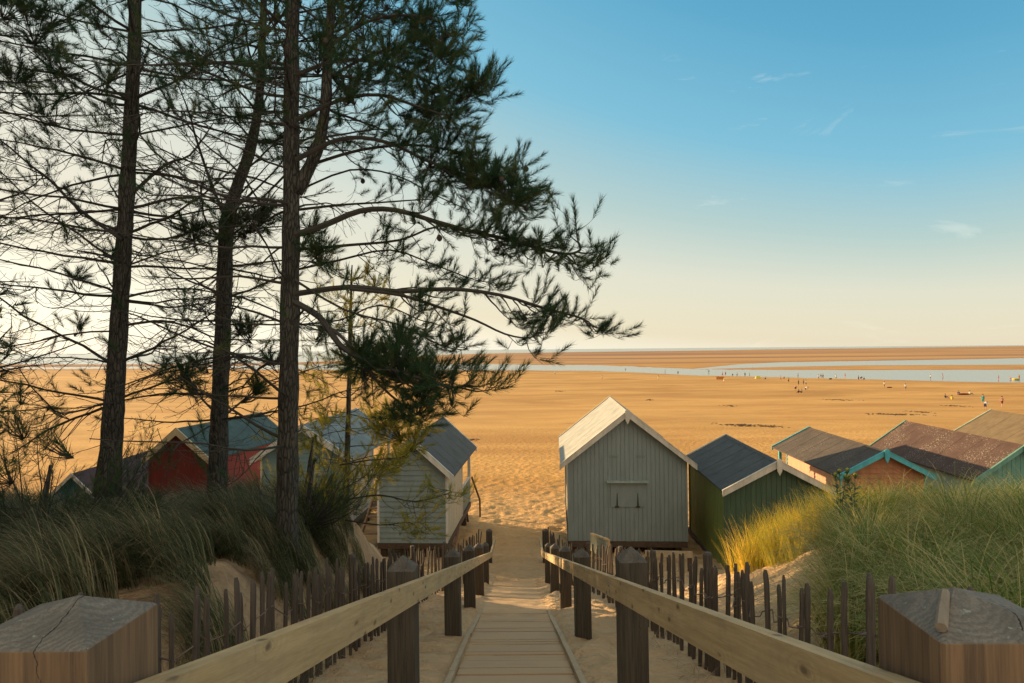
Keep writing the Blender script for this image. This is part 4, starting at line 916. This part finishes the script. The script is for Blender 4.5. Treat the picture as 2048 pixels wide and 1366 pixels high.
# joints: pelvis, chest, neck, head, head top, L/R shoulder, elbow, hand, L/R hip, knee, ankle, toe
def pose(kind):
    P = {}
    if kind in ('stand', 'walk'):
        st = .0 if kind == 'stand' else .22
        P = dict(pel=(0, 0, .92), ch=(0, .0, 1.28), nk=(0, 0, 1.46), hd=(0, -.01, 1.60), ht=(0, 0, 1.72), ls=(-.18, 0, 1.40), rs=(.18, 0, 1.40), le=(-.24, .03+st*.5, 1.12), re=(.24, .03-st*.5, 1.12), lh=(-.24, -.06+st, .86), rh=(.24, -.06-st, .86),
                 lp=(-.09, 0, .88), rp=(.09, 0, .88), lk=(-.10, -.02-st, .48), rk=(.10, -.02+st*.8, .48), la=(-.11, .02-st, .07), ra=(.11, .03+st*1.5, .09), lt=(-.12, -.14-st, .03), rt=(.12, -.12+st*1.4, .03))
    elif kind == 'bend':
        P = dict(pel=(0, .12, .88), ch=(0, -.2, 1.10), nk=(0, -.34, 1.12), hd=(0, -.46, 1.10), ht=(0, -.56, 1.06), ls=(-.18, -.28, 1.08), rs=(.18, -.28, 1.08), le=(-.2, -.32, .80), re=(.2, -.32, .80), lh=(-.16, -.42, .56), rh=(.16, -.42, .56),
                 lp=(-.09, .12, .84), rp=(.09, .12, .84), lk=(-.12, .02, .47), rk=(.12, .02, .47), la=(-.13, .08, .07), ra=(.13, .08, .07), lt=(-.13, -.1, .03), rt=(.13, -.1, .03))
    else:
        P = dict(pel=(0, 0, .13), ch=(0, .06, .48), nk=(0, .05, .66), hd=(0, .02, .80), ht=(0, .03, .92), ls=(-.18, .05, .60), rs=(.18, .05, .60), le=(-.26, -.05, .38), re=(.26, -.05, .38), lh=(-.15, -.26, .36), rh=(.15, -.26, .36),
                 lp=(-.09, 0, .12), rp=(.09, 0, .12), lk=(-.13, -.38, .42), rk=(.13, -.38, .42), la=(-.13, -.60, .07), ra=(.13, -.60, .07), lt=(-.14, -.78, .06), rt=(.14, -.78, .06))
    return P
RAD = dict(pel=.125, ch=.135, nk=.06, hd=.10, ht=.07, ls=.06, rs=.06, le=.042, re=.042, lh=.036, rh=.036, lp=.09, rp=.09, lk=.06, rk=.06, la=.042, ra=.042, lt=.035, rt=.035)
EDG = [('pel', 'ch'), ('ch', 'nk'), ('nk', 'hd'), ('hd', 'ht'), ('ch', 'ls'), ('ch', 'rs'), ('ls', 'le'), ('rs', 're'), ('le', 'lh'), ('re', 'rh'), ('pel', 'lp'), ('pel', 'rp'), ('lp', 'lk'), ('rp', 'rk'), ('lk', 'la'), ('rk', 'ra'), ('la', 'lt'), ('ra', 'rt')]
POSES = {}
for kd in ('stand', 'walk', 'bend', 'sit'):
    P = pose(kd); ks = list(P); me = skin_mesh('person', [P[k] for k in ks], [(ks.index(a), ks.index(b_)) for a, b_ in EDG], [RAD[k] for k in ks])
    V3 = lambda k: Vector(P[k])
    sh = MB(); sh.tube([V3('pel')+Vector((0, 0, .03)), V3('pel').lerp(V3('ch'), .5), V3('ch'), V3('ch').lerp(V3('nk'), .75)], [.165, .155, .185, .10], 10)
    for q in 'lr': sh.tube([V3(q+'s').lerp(V3('ch'), .3), V3(q+'s'), V3(q+'s').lerp(V3(q+'e'), .7)], [.09, .08, .062], 8)
    so_ = sh.build('t', SKIN); shm = so_.data; shm.name = 'shirt'; bpy.data.objects.remove(so_)
    sh = MB(); sh.tube([V3('pel')+(V3('ch')-V3('pel'))*.22, V3('pel'), V3('pel').lerp(V3('lp').lerp(V3('rp'), .5), 1)], [.155, .168, .15], 10)
    for q in 'lr': sh.tube([V3(q+'p')+Vector((0, 0, .02)), V3(q+'p').lerp(V3(q+'k'), .45), V3(q+'p').lerp(V3(q+'k'), .85)], [.115, .10, .085], 8)
    so_ = sh.build('t', SKIN); stm = so_.data; stm.name = 'shorts'; bpy.data.objects.remove(so_)
    hr = MB(); hr.tube([V3('hd')+Vector((0, .03, .0)), V3('hd')+Vector((0, .03, .06)), V3('ht')+Vector((0, .02, .01)), V3('ht')+Vector((0, .02, .05))], [.085, .12, .105, .04], 9)
    so_ = hr.build('t', SKIN); hrm = so_.data; hrm.name = 'hair'; bpy.data.objects.remove(so_)
    POSES[kd] = (me, shm, stm, hrm)
CL = dict(white=(.75, .72, .66), black=(.02, .02, .025), navy=(.03, .04, .10), red=(.50, .05, .05), teal=(.03, .28, .30), yellow=(.70, .52, .06), pink=(.65, .25, .25), orange=(.6, .22, .05), grey=(.25, .25, .25), blue=(.05, .15, .45), maroon=(.22, .02, .03))
CM_ = {}
def cloth(c, part):
    k = (c, part)
    if k not in CM_: CM_[k] = paint(c+' '+part+' cloth', CL[c], .8, .08, bumps=0)
    return CM_[k]
hairm = paint('brown hair', (.05, .03, .02), .8)
_cm = {}
def cmesh(me, mat):
    k = (me.name, mat.name)
    if k not in _cm: c = me.copy(); c.materials.clear(); c.materials.append(mat); _cm[k] = c
    return _cm[k]
def person(px, py, kd, shirt, shorts, label, rz=None, wade=False, sc=1.0):
    p = hit(px, py, ZW if wade else None)
    if not wade and p.z < ZW+.05: p.z = ZW
    if wade: p.z -= .35
    root = empty('person', p, rz if rz is not None else random.uniform(0, 6.28)); root.scale = (sc,)*3; tag(root, label, 'person', 'people on the beach')
    me, sh, st, hr = POSES[kd]
    o = bpy.data.objects.new('body', me); COL.objects.link(o); o.parent = root
    if shirt: o = bpy.data.objects.new('shirt', cmesh(sh, cloth(shirt, 'shirt'))); COL.objects.link(o); o.parent = root
    o = bpy.data.objects.new('shorts', cmesh(st, cloth(shorts, 'shorts'))); COL.objects.link(o); o.parent = root
    o = bpy.data.objects.new('hair', cmesh(hr, hairm)); COL.objects.link(o); o.parent = root
for a in [
 (1022, 748, 'stand', 'white', 'white', 'person in white standing at the left end of the shallow channel'),
 (1110, 750, 'walk', 'white', 'grey', 'person in white top and grey shorts walking above the left hut gap'),
 (1204, 760, 'stand', 'white', 'pink', 'person in white top and pink shorts standing over the sage hut roof'),
 (1251, 743, 'stand', 'navy', 'navy', 'distant person in navy at the channel edge'),
 (1317, 760, 'walk', 'yellow', 'white', 'person in yellow top and white shorts walking on damp sand'),
 (1330, 745, 'walk', 'pink', 'yellow', 'person in pink top wading in the channel', None, True),
 (1356, 750, 'stand', 'black', 'black', 'small dark figure at the water edge above the green hut'),
 (1417, 745, 'bend', 'black', 'grey', 'dark figure bending in the shallow channel', None, True),
 (1437, 758, 'sit', 'red', 'navy', 'person in red top sitting beside the orange windbreak'),
 (1445, 753, 'walk', 'red', 'maroon', 'person in red top and maroon shorts by the orange windbreak'),
 (1451, 752, 'stand', 'maroon', 'navy', 'person in maroon top by the orange windbreak'),
 (1448, 766, 'stand', 'yellow', 'white', 'person in pale yellow top standing in front of the orange windbreak'),
 (1465, 752, 'bend', 'navy', 'black', 'person in navy bending in the channel', None, True),
 (1474, 752, 'stand', None, 'black', 'bare chested person in black shorts wading', None, True),
 (1490, 752, 'stand', 'black', 'black', 'black clad wader left of a grey clad wader', None, True),
 (1499, 753, 'stand', 'grey', 'navy', 'grey topped wader in the channel', None, True),
 (1531, 759, 'sit', 'black', 'navy', 'person in black sitting right of the yellow tent'),
 (1561, 762, 'walk', 'orange', 'grey', 'person in orange top walking left of the sitting ring'),
 (1568, 758, 'sit', 'navy', 'grey', 'person in navy top sitting on damp sand'),
 (1577, 766, 'stand', 'orange', 'navy', 'person in orange top and navy shorts near the sitting ring'),
 (1596, 754, 'stand', 'pink', 'navy', 'pink topped wader above the standing trio', None, True),
 (1597, 772, 'stand', 'black', 'black', 'leftmost of the standing trio, all in black'),
 (1607, 771, 'stand', 'navy', 'black', 'middle of the standing trio in navy top'),
 (1612, 772, 'stand', 'white', 'navy', 'rightmost of the standing trio in white top'),
 (1591, 782, 'bend', 'pink', 'black', 'person in pink bending in front of the standing trio'),
 (1612, 784, 'bend', 'white', 'black', 'person in white bending in front of the standing trio'),
 (1597, 786, 'sit', 'black', 'black', 'person in black sitting on the sand before the trio'),
 (1603, 786, 'sit', 'grey', 'black', 'person in grey sitting on the sand before the trio'),
 (1637, 759, 'stand', 'white', 'grey', 'person in white at the channel edge left of a black clad pair'),
 (1642, 758, 'walk', 'black', 'grey', 'person in black top and grey shorts of the pair at the channel edge'),
 (1646, 758, 'walk', 'black', 'black', 'person wholly in black of the pair at the channel edge'),
 (1672, 759, 'walk', 'white', 'grey', 'person in white top paddling in the channel'),
 (1690, 757, 'stand', 'grey', 'pink', 'person in grey top and pink shorts paddling'),
 (1717, 762, 'walk', 'maroon', 'black', 'person in maroon top walking along the channel edge'),
 (1722, 761, 'bend', 'black', 'black', 'black clad person bending at the channel edge'),
 (1728, 760, 'sit', 'black', 'navy', 'black clad person sitting by the channel edge'),
 (1769, 776, 'stand', 'white', 'black', 'person in white top and black shorts on the damp sand line'),
 (1811, 781, 'stand', 'white', 'grey', 'person in white top and grey shorts right of a similar figure'),
 (1861, 757, 'stand', 'white', 'black', 'person in white top and black shorts wading midstream', None, True),
 (1885, 754, 'walk', 'grey', 'pink', 'grey topped person wading midstream', None, True),
 (1997, 759, 'stand', 'red', 'red', 'person in red wading near the right edge', None, True),
 (2021, 759, 'bend', 'pink', 'pink', 'person in pink bending in the water near the right edge', None, True),
 (2038, 758, 'stand', 'orange', 'orange', 'person in orange beside yellow inflatables in the water', None, True),
 (1891, 797, 'sit', 'black', 'grey', 'person in black top sitting on sand left of a yellow clad one'),
 (1904, 800, 'sit', 'yellow', 'yellow', 'person in yellow sitting on the sand'),
 (1917, 790, 'sit', 'navy', 'navy', 'person in navy sitting at the left end of a dark blanket'),
 (1940, 790, 'sit', 'white', 'grey', 'person in white sitting at the right end of a dark blanket'),
 (1966, 809, 'stand', 'teal', 'teal', 'person in teal standing above the teal hut roof'),
 (1971, 820, 'bend', 'white', 'navy', 'person in white top and navy shorts bending over in front of the teal clad one'),
 (2004, 814, 'walk', None, 'maroon', 'bare chested person in maroon shorts walking near the right edge')]: person(*a)
# small things on the sand
def blob(name, px, py, col, label, cat, dims, wade=False, shape='tent'):
    p = hit(px, py, ZW if wade else None); root = None
    if p.z < ZW: p.z = ZW
    b = MB(); w_, d_, h_ = dims
    if shape == 'tent': b.add([(-w_, -d_, 0), (w_, -d_, 0), (w_, d_, 0), (-w_, d_, 0), (-w_*.6, 0, h_), (w_*.6, 0, h_)], [(0, 1, 5, 4), (2, 3, 4, 5), (1, 2, 5), (3, 0, 4), (3, 2, 1, 0)])
    elif shape == 'bag': b.tube([(-w_, 0, h_*.4), (-w_*.7, 0, h_*.45), (0, 0, h_*.5), (w_*.7, 0, h_*.45), (w_, 0, h_*.4)], [h_*.2, h_*.42, h_*.5, h_*.42, h_*.2], 9)
    elif shape == 'wind':
        for i in range(4): b.hexa([(-w_+i*w_/2, (i % 2)*.2, 0), (-w_+(i+1)*w_/2, ((i+1) % 2)*.2, 0), (-w_+(i+1)*w_/2, ((i+1) % 2)*.2+.03, 0), (-w_+i*w_/2, (i % 2)*.2+.03, 0), (-w_+i*w_/2, (i % 2)*.2, h_), (-w_+(i+1)*w_/2, ((i+1) % 2)*.2, h_), (-w_+(i+1)*w_/2, ((i+1) % 2)*.2+.03, h_), (-w_+i*w_/2, (i % 2)*.2+.03, h_)])
    else: b.tube([(w_*math.cos(t), d_*math.sin(t), h_) for t in np.linspace(0, 6.28, 17)], h_, 8)
    o = b.build(name, paint(name+' '+col, CL[col], .6)); o.location = p; tag(o, label, cat)
blob('windbreak', 1440, 759, 'orange', 'orange fabric windbreak on the damp sand by the channel', 'windbreak', (1.3, .3, 1.0), shape='wind')
blob('beach_tent', 1516, 757, 'yellow', 'small yellow tent at the channel edge', 'tent', (1.0, .7, .9))
blob('inflatable_ring', 2032, 760, 'yellow', 'yellow inflatable ring in the water at the right edge', 'inflatable', (.9, .7, .25), True, 'ring')
blob('blanket_bag', 1927, 790, 'maroon', 'dark bundle lying on the sand between two sitting people', 'bag', (1.4, .4, .4), shape='bag')
blob('beach_bag', 1661, 759, 'black', 'black bag at the channel edge', 'bag', (.5, .3, .5), shape='bag')
blob('beach_bag', 1779, 776, 'maroon', 'dark low bag lying on the damp sand line', 'bag', (.7, .3, .3), shape='bag')
